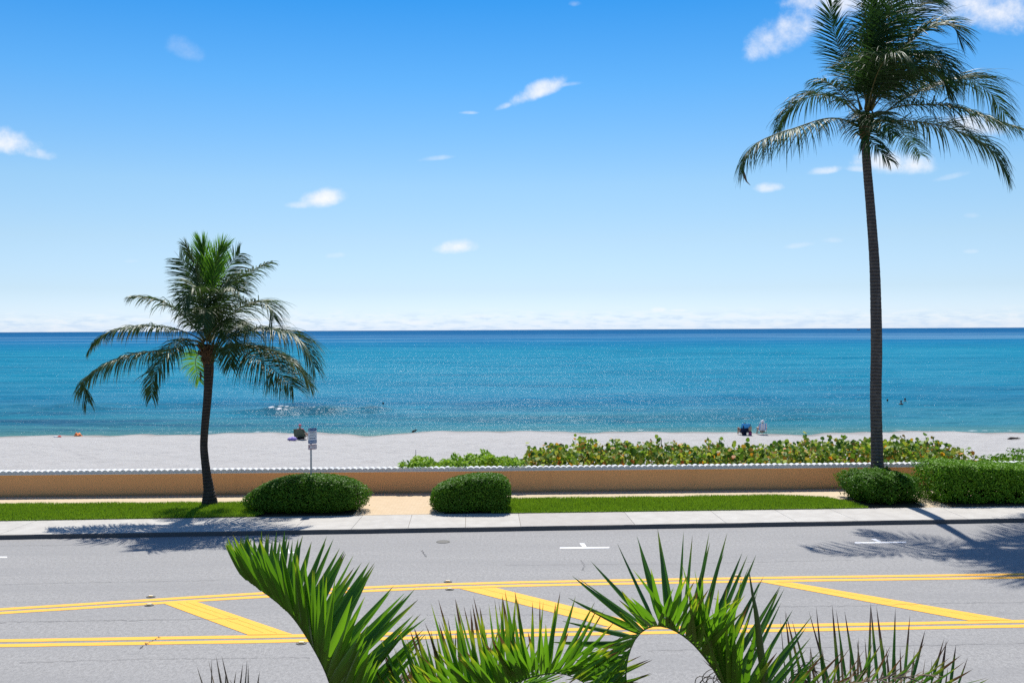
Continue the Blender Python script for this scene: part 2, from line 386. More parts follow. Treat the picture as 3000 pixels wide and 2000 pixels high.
M['signink'] = plain('sign_ink', (0.02, 0.05, 0.12), 0.5, 0.05, 20, 0.3)
M['signgreen'] = plain('sign_green_ink', (0.08, 0.20, 0.12), 0.5, 0.05, 20, 0.3)

# ================================================================== SETTING
ZS = 0.11                        # pavement level above the road
def line(pts, z, extend=8.0):    # photo points -> ground polyline, lengthened at both ends
    q = [G(px, py, z) for px, py in pts]
    a = q[0] + nrm(q[0] - q[1]) * extend; b = q[-1] + nrm(q[-1] - q[-2]) * extend
    return np.array([a] + q + [b])
def at_x(pl, x):                 # y of polyline at x
    return float(np.interp(x, pl[:, 0], pl[:, 1]))

kerbL = line([(0, 1580), (750, 1567.5), (1500, 1555), (2250, 1542.5), (3000, 1530)], 0.0, 40)
walkL = line([(0, 1524.5), (800, 1513), (1500, 1502), (2540, 1488), (3000, 1482)], ZS, 40)
wallL = line([(0, 1455), (700, 1448), (1300, 1443), (2000, 1436), (2470, 1431), (3000, 1426)], ZS, 40)

# land slab under everything on this side of the beach
X0, X1 = -52.0, 52.0
xs = np.linspace(X0, X1, 105)
def strip(ya, yb, z, xs_=xs):
    v = [(x, ya(x), z) for x in xs_] + [(x, yb(x), z) for x in xs_]
    n = len(xs_)
    return v, [(i, i + 1, n + i + 1, n + i) for i in range(n - 1)]
v, f = strip(lambda x: -12.0, lambda x: at_x(kerbL, x) + 0.3, 0.0)
tag(mk('road', v, f, M['asphalt']), kind='structure')
# ground behind the kerb (soil), up to the wall
v, f = strip(lambda x: at_x(kerbL, x) + 0.12, lambda x: at_x(wallL, x) + 0.20, ZS - 0.012)
tag(mk('planting_bed', v, f, M['soil']), kind='structure')

# pavement: concrete slabs with open joints over a dark base, kerb along the edge
jn = [(0, 1563, 81, 1534), (854, 1554, 888, 1524), (1030, 1547.5, 1045, 1530), (1195.6, 1545.5, 1206, 1511), (1363.5, 1538, 1364.4, 1513.5),
      (1526.4, 1543, 1518.7, 1505), (1861, 1537, 1833, 1504), (2129.7, 1532.6, 2083, 1496.5), (2333.8, 1528, 2276.4, 1496.5), (2516.6, 1526, 2461, 1503), (2839.7, 1521, 2765, 1490)]
cuts = []
for a, b, c_, d in jn:
    p0, p1 = G(a, b, ZS), G(c_, d, ZS)
    cuts.append((p0, p1))
def cut_x(c, y):
    p0, p1 = c; k = (y - p0[1]) / (p1[1] - p0[1] + 1e-9)
    return p0[0] + (p1[0] - p0[0]) * k
def shifted(c, dx): return (c[0] + np.array([dx, 0, 0]), c[1] + np.array([dx, 0, 0]))
allc = [shifted(cuts[0], -2.0 * k) for k in range(18, 0, -1)] + cuts + [shifted(cuts[-1], 2.0 * k) for k in range(1, 19)]
sv, sf, scol = [], [], []
tints = {21: 0.1, 23: 0.9, 24: 0.15}
for i in range(len(allc) - 1):
    a, b = allc[i], allc[i + 1]
    tv = tints.get(i, random.random() * 0.22)
    g = 0.0045
    n = 6
    def yk(x): return at_x(kerbL, x) + 0.035
    def yw(x): return at_x(walkL, x)
    low, top = [], []
    for k in range(n + 1):
        w = k / n
        # iterate x on the front and rear edges
        xf = (cut_x(a, yk(a[0][0])) + g) * (1 - w) + (cut_x(b, yk(b[0][0])) - g) * w
        xr = (cut_x(a, yw(a[1][0])) + g) * (1 - w) + (cut_x(b, yw(b[1][0])) - g) * w
        low.append((xf, yk(xf))); top.append((xr, yw(xr)))
    b0 = len(sv); N = n + 1
    for z in (ZS, ZS - 0.1):
        sv += [(x, y, z) for x, y in low] + [(x, y, z) for x, y in top]
    scol += [(tv, 0, 0, 1)] * (4 * N)
    for k in range(n):
        sf.append((b0 + k, b0 + k + 1, b0 + N + k + 1, b0 + N + k))
        sf.append((b0 + 2 * N + k, b0 + 2 * N + k + 1, b0 + k + 1, b0 + k))
    sf.append((b0 + N, b0 + 3 * N, b0 + 2 * N, b0)); sf.append((b0 + n, b0 + 2 * N + n, b0 + 3 * N + n, b0 + N + n))
tag(mk('pavement', sv, sf, M['concrete'], col=scol), kind='structure')
v, f = strip(lambda x: at_x(kerbL, x) + 0.03, lambda x: at_x(walkL, x) + 0.02, ZS - 0.03)
tag(mk('pavement_base', v, f, M['joint']), kind='structure')
kb = MB(); prof = [(0.0, 0.0), (0.012, 0.075), (0.022, ZS - 0.012), (0.034, ZS - 0.004), (0.034, ZS - 0.06)]
kx = np.linspace(X0, X1, 420); kv = []
for x in kx:
    wv = 0.006 * math.sin(x * 2.1) + 0.004 * math.sin(x * 7.3)
    kv += [(x, at_x(kerbL, x) + d + wv * (1 if k < 3 else 0), z - (0.006 if k in (1, 2) else 0) * abs(math.sin(x * 3.7))) for k, (d, z) in enumerate(prof)]
kf = []
for i in range(len(kx) - 1):
    for k in range(4):
        a = i * 5 + k; kf.append((a, a + 5, a + 6, a + 1))
tag(mk('kerb', kv, kf, M['kerb'], smooth=True), kind='structure')

# tan path along the wall and the paver path between the hedges
def poly_mesh(name, pts, mat, z, kind='structure'):
    q = [G(px, py, z) for px, py in pts]
    return tag(mk(name, q, [tuple(range(len(q)))], mat), kind=kind)
pathF = line([(0, 1478), (706, 1473.5), (1500, 1462), (2000, 1457), (2540, 1452), (3000, 1446)], ZS, 40)
v, f = strip(lambda x: at_x(pathF, x) - 0.5, lambda x: at_x(wallL, x) + 0.25, ZS - 0.004)
tag(mk('path', v, f, M['tanpath']), kind='structure')
q0, q1 = G(1030, 1512, ZS), G(1300, 1507, ZS)
xs2 = np.linspace(q0[0], q1[0], 8)
v, f = strip(lambda x: at_x(walkL, x) + 0.012, lambda x: at_x(wallL, x) - 0.01, ZS + 0.002, xs2)
tag(mk('paver_path', v, f, M['pavers']), kind='structure')
# little concrete pathway between the two right-hand hedges
v, f = strip(lambda x: at_x(walkL, x) + 0.012, lambda x: at_x(wallL, x) - 0.3, ZS + 0.001, np.linspace(G(2715, 1486, ZS)[0], G(2790, 1486, ZS)[0] , 6))
tag(mk('side_path', v, f, M['tanpath']), kind='structure')

# ------------------------------------------------------------------ beach and sea
SHX = [-60, -39.8, -24.1, -15.6, -11.2, -7.5, 0, 13.3, 17.9, 21.5, 28.2, 39, 60]
SHY = [78.0, 78.6, 80.4, 80.9, 78.3, 81.2, 80.9, 79.9, 78.7, 77.8, 79.6, 78.4, 78.6]
def sand_z(x, y):
    y = y - np.clip((y - 58) / 18, 0, 1) * (np.interp(x, SHX, SHY) - 77.0)
    z = np.interp(y, [30, 33, 40, 55, 66, 77, 84, 100, 140], [-0.9, -1.0, -1.9, -2.5, -2.62, -2.9, -3.30, -4.0, -6.0])
    cusp = 0.012 * np.sin(x * 0.37 + 2.2) + 0.012 * np.sin(x * 0.83) + 0.008 * np.sin(x * 1.9)
    return z + cusp * np.clip((y - 60) / 15, 0, 1) + (0.05 * np.sin(x * 1.1 + y * 0.6) * np.sin(y * 0.9 - x * 0.3) + 0.03 * np.sin(x * 2.7 - y * 1.9)) * np.clip((75.5 - y) / 5, 0.06, 1)
gx = np.linspace(-70, 70, 420); gy = np.concatenate([np.linspace(31.6, 48, 30), np.linspace(48.3, 90, 150), np.linspace(92, 140, 12)])
XX, YY = np.meshgrid(gx, gy)
ZZ = sand_z(XX, YY)
lump = np.random.default_rng(3).normal(0, 1, ZZ.shape)
lump = (lump + np.roll(lump, 1, 0) + np.roll(lump, 1, 1) + np.roll(lump, -1, 1)) / 4
ZZ = ZZ + lump * 0.045 * np.clip((76.5 - YY) / 5, 0.05, 1)
def grid_faces(nr, nc):
    i = np.arange(nr - 1)[:, None] * nc + np.arange(nc - 1)[None, :]
    return np.stack([i, i + 1, i + nc + 1, i + nc], -1).reshape(-1, 4)
tag(mk('beach', np.stack([XX, YY, ZZ], -1).reshape(-1, 3), grid_faces(*XX.shape), M['sand'], smooth=True), kind='structure')

SEA = -2.9
gy = 72 * np.exp(np.linspace(0, math.log(90000 / 72), 640))
u = np.linspace(-1, 1, 460)
XX = gy[:, None] * 0.62 * u[None, :]; YY = np.repeat(gy[:, None], len(u), 1)
ZZ = np.zeros_like(XX)
r2 = np.random.default_rng(5)
for k in range(46):
    lam = 1.6 * (1.115 ** k) if k < 26 else r2.uniform(3, 12)
    lam = min(lam, 26)
    th = r2.normal(0, 0.30); ph = r2.uniform(0, 6.28)
    kx_, ky_ = math.sin(th) * 2 * math.pi / lam * 0.8, -math.cos(th) * 2 * math.pi / lam
    amp = 0.0105 * lam ** 0.62
    fade = np.clip((lam / (YY * 0.022)) - 1, 0, 1)        # drop waves the grid cannot carry
    env = 0.6 + 0.4 * np.sin(XX * 0.03 + ph * 3) * np.sin(YY * 0.045 + ph)
    s = np.sin(kx_ * XX + ky_ * YY + ph)
    ZZ += amp * env * fade * (np.abs(1 + s) ** 1.35 / 1.3 - 0.9)
# low breakers running in
def breaker(x0, x1, y, h, w):
    yy = y + 0.8 * np.sin(XX * 0.11 + y); e = np.clip((XX - x0) / 3, 0, 1) * np.clip((x1 - XX) / 3, 0, 1)
    d = (YY - yy) / w
    return h * e * np.exp(-np.where(d < 0, d * d * 5, d * d * 0.8)) * (0.7 + 0.3 * np.sin(XX * 0.9) * np.sin(XX * 0.37 + 1))
ZZ += breaker(-29, -11, 101.5, 0.75, 1.5) + breaker(-55, -38, 106, 0.4, 1.6) + breaker(-13, 2, 103, 0.3, 1.4) + breaker(-10, 14, 86.5, 0.2, 1.0)
ZZ += breaker(12, 36, 83, 0.2, 0.9) + breaker(20, 50, 92, 0.25, 1.3) + breaker(-4, 20, 116, 0.28, 1.6) + breaker(-40, -12, 89, 0.2, 1.1) + breaker(-60, -20, 110, 0.35, 1.6)
SHORE = np.interp(XX, SHX, SHY)
ZZ *= np.clip((YY - SHORE - 0.5) / 8, 0.03, 1)
fm = breaker(-28, -12, 101.5, 1.0, 0.9) * 0.95 + breaker(-12, 1, 103, 0.5, 0.8) + breaker(10, 34, 83, 0.45, 0.6)
fm += 0.75 * np.exp(-((YY - SHORE - 0.9) / 0.9) ** 2) * np.clip(0.5 + 0.8 * np.sin(XX * 0.21 + 0.4) + 0.4 * np.sin(XX * 0.9), 0, 1)
face = breaker(-29, -11, 100.6, 1.0, 1.1) + 0.6 * breaker(-55, -38, 105, 1.0, 1.2) + 0.5 * breaker(-60, -20, 109, 1.0, 1.2) + 0.4 * breaker(-40, -12, 88, 1.0, 1.0)
fm = np.clip(fm, 0, 1); face = np.clip(face, 0, 1)
seacol = np.stack([fm, face, fm * 0, fm * 0 + 1], -1).reshape(-1, 4)
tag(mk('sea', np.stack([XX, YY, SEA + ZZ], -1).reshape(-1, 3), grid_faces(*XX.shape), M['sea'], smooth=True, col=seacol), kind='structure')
# sea bed, so the ground really reaches the horizon
v = [(-90000, 139, -6.0), (90000, 139, -6.0), (90000, 90000, -9), (-90000, 90000, -9)]
tag(mk('sea_bed', v, [(0, 1, 2, 3)], M['sand']), kind='structure')

# ------------------------------------------------------------------ road markings
def band(pl, off, w, z=0.004, mat='yellow', name='road_marking', cracks=True):
    """painted strip following the ground polyline pl, offset along y"""
    dense = catmull(pl, 60)
    T = nrm(np.gradient(dense, axis=0)); N = np.stack([-T[:, 1], T[:, 0], T[:, 2] * 0], 1)
    a = dense + N * (off - w / 2); b = dense + N * (off + w / 2)
    jit = np.random.default_rng(int(abs(off) * 1000)).normal(0, 0.003, len(a))
    a[:, 1] += jit; a[:, 2] = z; b[:, 2] = z; b[:, 1] -= np.roll(jit, 7)
    n = len(a)
    return mk(name, np.vstack([a, b]), [(i, i + 1, n + i + 1, n + i) for i in range(n - 1)], M[mat])
up = line([(0, 1789.5), (765, 1742.5), (1300, 1716), (2040, 1700), (3000, 1686)], 0, 9)
lo = line([(0, 1883), (890, 1868.5), (1600, 1851.5), (3000, 1826)], 0, 9)
for pl in (up, lo):
    for o_ in (-0.135, 0.135):
        tag(band(pl, o_, 0.165), kind='structure')
def painted(pts, mat='yellow', z=0.006):
    q = [G(a, b, z) for a, b in pts]
    return tag(mk('road_marking', q, [tuple(range(len(q)))], M[mat]), kind='structure')
hatch = [[(727, 1858), (857, 1856.5), (575, 1760.5), (480, 1766.5)], [(1805, 1840), (1932, 1838), (1452, 1720), (1346, 1722.5)], [(2838, 1816.5), (2966, 1814.5), (2320, 1704.8), (2226, 1702.6)]]
for h in hatch: painted(h)
# parking bay T marks
for (bx0, bx1, by0, by1, s0, s1, t0_, t1_, ty) in [(1640, 1785, 1604, 1602.4, 1708, 1719, 1697, 1712, 1590.5), (2504, 2655, 1588.6, 1587, 2573, 2585, 2550, 2565, 1577.3),
                                                   (772, 879, 1618.5, 1617, 838, 848, 833, 846, 1606.5), (-90, 21, 1632, 1630.8, -30, -18, -26, -12, 1620)]:
    painted([(bx0, by0 + 2), (bx1, by1 + 2), (bx1, by1 - 1.6), (bx0, by0 - 1.6)], 'whitepaint', 0.004)
    painted([(s0, by0 - 1.9), (s1, by0 - 2.0), (t1_, ty), (t0_, ty)], 'whitepaint', 0.004)
# hair cracks in the asphalt
def crack(pts, w=0.010, name='road_crack', mat='crack', wig=0.02, seed=1):
    rr = np.random.default_rng(seed)
    q = catmull([G(a, b, 0.0) for a, b in pts], 50)
    q[:, 1] += rr.normal(0, wig, 50); q[:, 0] += rr.normal(0, wig, 50); q[:, 2] = 0.008
    T = nrm(np.gradient(q, axis=0)); N = np.stack([-T[:, 1], T[:, 0], T[:, 2] * 0], 1)
    ww = w * rr.uniform(0.3, 1.0, (50, 1))
    a, b = q + N * ww / 2, q - N * ww / 2
    return tag(mk(name, np.vstack([a, b]), [(i, i + 1, 51 + i, 50 + i) for i in range(49)], M[mat]), kind='structure')
crack([(-40, 1823), (200, 1819), (500, 1815), (700, 1812)], 0.014, seed=2)
crack([(1250, 1801), (1500, 1800), (1640, 1802)], 0.010, seed=3)
crack([(2180, 1777), (2500, 1774), (2740, 1767), (3020, 1764)], 0.010, seed=4)
crack([(0, 1598), (180, 1597), (430, 1590)], 0.012, seed=5)
crack([(1235, 1612), (1243, 1622), (1249, 1632)], 0.012, seed=6)
crack([(2392, 1595), (2407, 1604), (2418, 1614)], 0.012, seed=7)
crack([(470, 1863), (455, 1872), (430, 1884), (412, 1900)], 0.012, seed=8)
for a, b in (((520, 1766), (772, 1853)), ((545, 1763), (812, 1855)), ((1400, 1721), (1850, 1834)), ((2270, 1704), (2890, 1811))):
    crack([a, ((a[0] + b[0]) / 2, (a[1] + b[1]) / 2), b], 0.008, 'paint_crack', 'crackpaint', 0.004, int(a[0]))

for k, pts in enumerate([[(60, 1940), (420, 1931), (900, 1926)], [(1900, 1905), (2400, 1896), (3020, 1884)], [(1480, 1655), (2000, 1650), (2500, 1640)], [(2050, 1742), (2090, 1752), (2120, 1757)], [(640, 1700), (320, 1705), (0, 1712)], [(1700, 1640), (1712, 1655), (1705, 1672)]]):
    crack(pts, 0.009, seed=40 + k)
# reflective road studs: dark recessed plate with an amber and white block
stud_spots = [(442, 1748, 'road stud above the upper yellow line at left, beside the hatch start'), (437, 1772.5, 'road stud below the upper yellow line at left'),
              (883, 1884, 'road stud under the lower yellow line by the left green frond'), (1312, 1703.8, 'road stud above the upper yellow line in the middle'),
              (1317, 1726.3, 'road stud below the upper yellow line in the middle'), (2159, 1687, 'road stud above the upper yellow line behind the right frond')]
for px, py, lb in stud_spots:
    g = G(px, py, 0.0)
    r = thing('road_stud', g, 'amber ' + lb, 'road stud', 'reflective studs along the yellow lines')
    b = MB()
    rings = [(0.075, 0.004), (0.075, 0.012), (0.055, 0.014), (0.05, 0.009)]
    vv = [(g[0] + q * math.cos(2 * math.pi * k / 20) * 1.15, g[1] + q * math.sin(2 * math.pi * k / 20), z) for q, z in rings for k in range(20)]
    ff = [(i * 20 + k, i * 20 + (k + 1) % 20, i * 20 + 20 + (k + 1) % 20, i * 20 + 20 + k) for i in range(3) for k in range(20)] + [tuple(60 + k for k in range(20))]
    b.add(vv, ff); b.build('base_plate', M['iron'], r)
    b = MB(); b.box(g + [0, 0, 0.021], (0.085, 0.06, 0.024), bev=0.007); b.build('housing', M['cream'], r)
    for q in (-1, 1):
        b = MB(); b.box(g + [0, q * 0.0315, 0.022], (0.07, 0.004, 0.014)); b.build('reflector', M['amber'], r)
# round iron cover in the road
g = G(1298, 1586.5, 0)
b = MB(); rings = [(0.165, 0.003), (0.165, 0.010), (0.145, 0.011), (0.14, 0.007), (0.07, 0.007), (0.06, 0.010)]
vv = [(g[0] + q * math.cos(2 * math.pi * k / 32), g[1] + q * math.sin(2 * math.pi * k / 32), z) for q, z in rings for k in range(32)]
ff = [(i * 32 + k, i * 32 + (k + 1) % 32, i * 32 + 32 + (k + 1) % 32, i * 32 + 32 + k) for i in range(5) for k in range(32)] + [tuple(160 + k for k in range(32))]
cv = mk('manhole_cover', np.array(vv), ff, M['iron'], loc=g)
tag(cv, 'small round iron cover set in the asphalt near the kerb', 'manhole cover')

# ------------------------------------------------------------------ garden wall with scalloped white coping
wx = np.linspace(X0, X1, 160)
wy = np.array([at_x(wallL, x) for x in wx])
ZW = 0.765; TH = 0.22
wroot = thing('garden_wall', (0, at_x(wallL, 0), ZS), 'low orange stucco wall with scalloped white tile coping beside the path', 'wall')
n = len(wx)
v = []
for (d, z) in ((0, ZS - 0.05), (0, ZW), (TH, ZW), (TH, -1.6)):
    v += [(x, y + d, z) for x, y in zip(wx, wy)]
f = [(k * n + i, k * n + i + 1, (k + 1) * n + i + 1, (k + 1) * n + i) for k in range(3) for i in range(n - 1)]
mk('wall_body', v, f, M['stucco'], wroot)
v = []
pf = [(-0.05, ZW + 0.001), (-0.055, ZW + 0.012), (-0.055, ZW + 0.045), (-0.045, ZW + 0.055), (TH + 0.045, ZW + 0.055), (TH + 0.055, ZW + 0.045), (TH + 0.055, ZW + 0.004)]
for (d, z) in pf: v += [(x, y + d, z) for x, y in zip(wx, wy)]
f = [(k * n + i, k * n + i + 1, (k + 1) * n + i + 1, (k + 1) * n + i) for k in range(len(pf) - 1) for i in range(n - 1)]
f += [((len(pf) - 1) * n + i, (len(pf) - 1) * n + i + 1, i + 1, i) for i in range(n - 1)]
mk('coping_ledge', v, f, M['tile'], wroot)
# barrel tiles lying across the wall
PER = 0.179; zt = ZW + 0.056; nb_ = int((X1 - X0 - 1) / PER); SUB = 14
cx_ = X0 + 0.5 + np.arange(nb_ * SUB + 1) * PER / SUB
phs = np.mod(np.arange(nb_ * SUB + 1) / SUB, 1.0); idx = (np.arange(nb_ * SUB + 1) // SUB)
tile_h = np.random.default_rng(17).normal(0, 0.0035, nb_ + 1)[idx]
hgt = 0.032 + (0.046 + tile_h) * np.abs(np.sin(np.pi * phs)) ** 0.75
cyy = np.array([at_x(wallL, x) for x in cx_]); N1 = len(cx_)
tv = []
for dyy, k in ((-0.046, 0.0), (-0.048, 1.0), (TH + 0.046, 0.92), (TH + 0.046, 0.0)):
    tv += [(x, y + dyy, zt + h_ * k) for x, y, h_ in zip(cx_, cyy, hgt)]
tf = [(r * N1 + i, r * N1 + i + 1, (r + 1) * N1 + i + 1, (r + 1) * N1 + i) for r in range(3) for i in range(N1 - 1)]
mk('coping_tiles', tv, tf, M['tile'], wroot)
# ------------------------------------------------------------------ leaves, hedges, grass
def leaf_quads(c, nr, size, aspect, rg, up_bias=0.0, col=None):
    """folded diamond leaves: centres c, facing nr; returns verts, quad faces"""
    n_ = len(c)
    nr = nrm(nr + rg.normal(0, 0.55, c.shape) + np.array([0, 0, up_bias]))
    t_ = nrm(np.cross(nr, nrm(rg.normal(0, 1, c.shape)))); b_ = np.cross(nr, t_)
    L = (size * rg.uniform(0.6, 1.25, n_))[:, None]; W = L * aspect
    base = c - t_ * L * 0.5; tip = c + t_ * L * 0.5 - nr * L * 0.12
    l_ = c + b_ * W * 0.5 + nr * L * 0.08; r_ = c - b_ * W * 0.5 + nr * L * 0.08
    v_ = np.stack([base, r_, tip, l_], 1).reshape(-1, 3)
    f_ = np.arange(n_ * 4).reshape(-1, 4)
    r0 = np.repeat(rg.uniform(0, 1, n_), 4); r1 = np.repeat(rg.uniform(0, 1, n_), 4)
    g_ = np.tile([0, 0.5, 0.8, 0.5], n_)
    col = np.stack([r0, g_, np.zeros(n_ * 4) - 0.35, r1], 1)
    return v_, f_, col

def sup_radius(d, e):
    return (np.abs(d[:, 0]) ** e + np.abs(d[:, 1]) ** e + np.abs(d[:, 2]) ** e) ** (-1 / e)

def hedge(name, label, cat, cx, yfront, w, dp, h, e, nleaf, lsize, mat, seed, lobes=(), rag=0.05, gap=0.0, group=None, topfn=None, gaps=0.0):
    rg = np.random.default_rng(seed)
    z0 = ZS; cx = cx * (yfront + dp * 0.4) / yfront; w = w * (yfront + dp * 0.4) / yfront
    root = thing(name, (cx, yfront + dp / 2, z0), label, cat, group)
    def shell(n_, k0, k1):
        # sample on the box hull so the flat sides get even cover
        d = rg.normal(0, 1, (n_, 3))
        ar = np.array([h * dp, w * h, w * dp]); pick = rg.choice(3, n_, p=ar / ar.sum())
        d = rg.uniform(-1, 1, (n_, 3)); d[np.arange(n_), pick] = np.sign(d[np.arange(n_), pick])
        u_ = d * sup_radius(d, e)[:, None]
        nn = np.sign(u_) * np.abs(u_) ** (e - 1) / np.array([w / 2, dp / 2, h / 2])
        ph = rg.uniform(0, 6.28, 6) if False else np.arange(6) * 1.3 + seed
        lum = np.sin(u_[:, 0] * 5.1 * w / 2 + ph[0]) * np.sin(u_[:, 2] * 4 + ph[1]) + np.sin(u_[:, 0] * 11 * w / 2 + ph[2]) * np.sin(u_[:, 1] * 9 + ph[3]) * 0.7 + 0.6 * np.sin(u_[:, 0] * 23 * w / 2 + ph[4]) * np.sin(u_[:, 2] * 17 + ph[5])
        k = rg.uniform(k0, k1, n_) + lum * rag * 0.6
        p_ = u_ * k[:, None] * np.array([w / 2, dp / 2, h / 2])
        return p_, nn
    def warp(p_):
        q = p_.copy()
        if topfn is not None:
            s = topfn(q[:, 0] / (w / 2))
            q[:, 2] = (q[:, 2] + h / 2) * s - h / 2
        low = np.clip(-(q[:, 2]) / (h / 2), 0, 1)
        q[:, 0] *= 1 - 0.05 * low ** 2; q[:, 1] *= 1 - 0.10 * low ** 2
        return q + np.array([cx, yfront + dp / 2, z0 + h / 2 + gap])
    p_, nn = shell(nleaf, 0.86, 1.03)
    spr = rg.random(nleaf) < 0.03
    p_[spr] *= rg.uniform(1.0, 1.0 + rag * 1.6, (spr.sum(), 1))
    keep = np.ones(nleaf, bool)
    if gaps > 0:    # thin lower part where light shows through
        lowp = p_[:, 2] < -h * 0.12
        hole = np.sin(p_[:, 0] * 9 + seed) * np.sin(p_[:, 2] * 13 + p_[:, 0] * 4) > 0.15
        keep = ~(lowp & hole & (rg.random(nleaf) < gaps))
    c_, nn = warp(p_[keep]), nrm(nn[keep])
    ok = c_[:, 2] > z0 + 0.01
    v_, f_, col = leaf_quads(c_[ok], nn[ok], lsize, 0.55, rg, 0.25)
    clump = 0.5 + 0.5 * np.sin(v_[:, 0] * 6 + seed) * np.sin(v_[:, 2] * 7 + v_[:, 1] * 5)
    col[:, 0] = np.clip(col[:, 0] * 0.75 + clump * 0.3, 0, 1)
    mk('foliage', v_, f_, M[mat], root, col=col)
    # inner twigs: branching thin sticks
    b = MB()
    nst = int(w * 11)
    for k in range(nst):
        x = cx + rg.uniform(-0.44, 0.44) * w; y = yfront + dp * rg.uniform(0.2, 0.8)
        hh_ = h * rg.uniform(0.55, 0.85) + gap
        mid = np.array([x + rg.normal(0, 0.06), y + rg.normal(0, 0.05), z0 + hh_ * 0.5])
        b.tube([(x, y, z0 - 0.02), mid, mid + [rg.normal(0, 0.12), rg.normal(0, 0.1), hh_ * 0.42]], [0.014, 0.010, 0.005], 5)
        for j in range(4):
            s = mid + [0, 0, hh_ * rg.uniform(-0.2, 0.3)]
            b.tube([s, s + [rg.normal(0, 0.16), rg.normal(0, 0.16), rg.uniform(0.03, 0.2)]], [0.006, 0.003], 4)
    b.build('twigs', M['twig'], root)
    # added darker leaf fill inside, blocks daylight through the bush
    rgc = np.random.default_rng(seed + 50)
    d = rgc.uniform(-1, 1, (nleaf // 5, 3))
    u_ = d * np.minimum(1, sup_radius(d, e) )[:, None]
    p2 = u_ * np.array([w / 2, dp / 2, h / 2]) * 0.80
    if gaps > 0: p2 = p2[(p2[:, 2] > -h * 0.10) | (rgc.random(len(p2)) < 0.35)]
    c2 = warp(p2); c2 = c2[c2[:, 2] > z0 + 0.02]
    v_, f_, col = leaf_quads(c2, rgc.normal(0, 1, c2.shape), lsize * 2.0, 0.7, rgc, 0)
    col[:, 0] *= 0.4
    mk('inner_foliage', v_, f_, M['hedge'], root, col=col)
    return root

def px_span(x0, x1, yb):
    a, b = G(x0, yb, ZS), G(x1, yb, ZS)
    return (a[0] + b[0]) / 2, a[1], b[0] - a[0]
# 1: long domed bush
cx, yf, w = px_span(712, 1078, 1510)
hedge('clipped_bush', 'long dome-shaped clipped green bush with the sign post rising out of it', 'bush', cx, yf + 0.05, w, 1.35, 0.98, 3.4, 30000, 0.06, 'hedge', 11,
      rag=0.035, topfn=lambda s: 1.02 - 0.40 * np.abs((s - 0.1) / 1.1) ** 2.2 - 0.15 * np.clip(-s - 0.4, 0, 1))
# 2: short block bush
cx, yf, w = px_span(1264, 1494, 1506)
hedge('clipped_bush', 'short block-shaped clipped green bush right of the tan paver path', 'bush', cx, yf + 0.05, w, 1.30, 0.98, 5.0, 22000, 0.06, 'hedge', 23,
      rag=0.035, topfn=lambda s: 1.0 - 0.26 * np.clip(-s + 0.2, 0, 2) ** 1.6 - 0.10 * np.clip(s - 0.5, 0, 1) ** 2 * 4)
# 3: loose bush round the foot of the tall palm
cx, yf, w = px_span(2484, 2696, 1482)
hedge('loose_bush', 'untidy dark green bush around the foot of the tall palm trunk', 'bush', cx, yf + 0.08, w, 1.9, 0.88, 3.6, 24000, 0.06, 'hedge', 37,
      rag=0.20, gaps=0.45, topfn=lambda s: 0.98 + 0.05 * np.sin(s * 6 + 0.5) - 0.16 * np.clip(s - 0.35, 0, 1) - 0.10 * np.exp(-((s + 0.05) / 0.15) ** 2) - 0.08 * np.clip(-s - 0.7, 0, 1))
# 4: square hedge running out of frame
cx, yf, w = px_span(2710, 3250, 1480)
hedge('square_hedge', 'bright green square-cut hedge at the right edge with bare stems below', 'hedge', cx, yf + 0.12, w, 1.7, 1.10, 9.0, 52000, 0.065, 'hedge_b', 41,
      rag=0.05, gaps=0.72, topfn=lambda s: 1.03 - 0.12 * np.clip((s + 0.85) / 0.8, 0, 1))

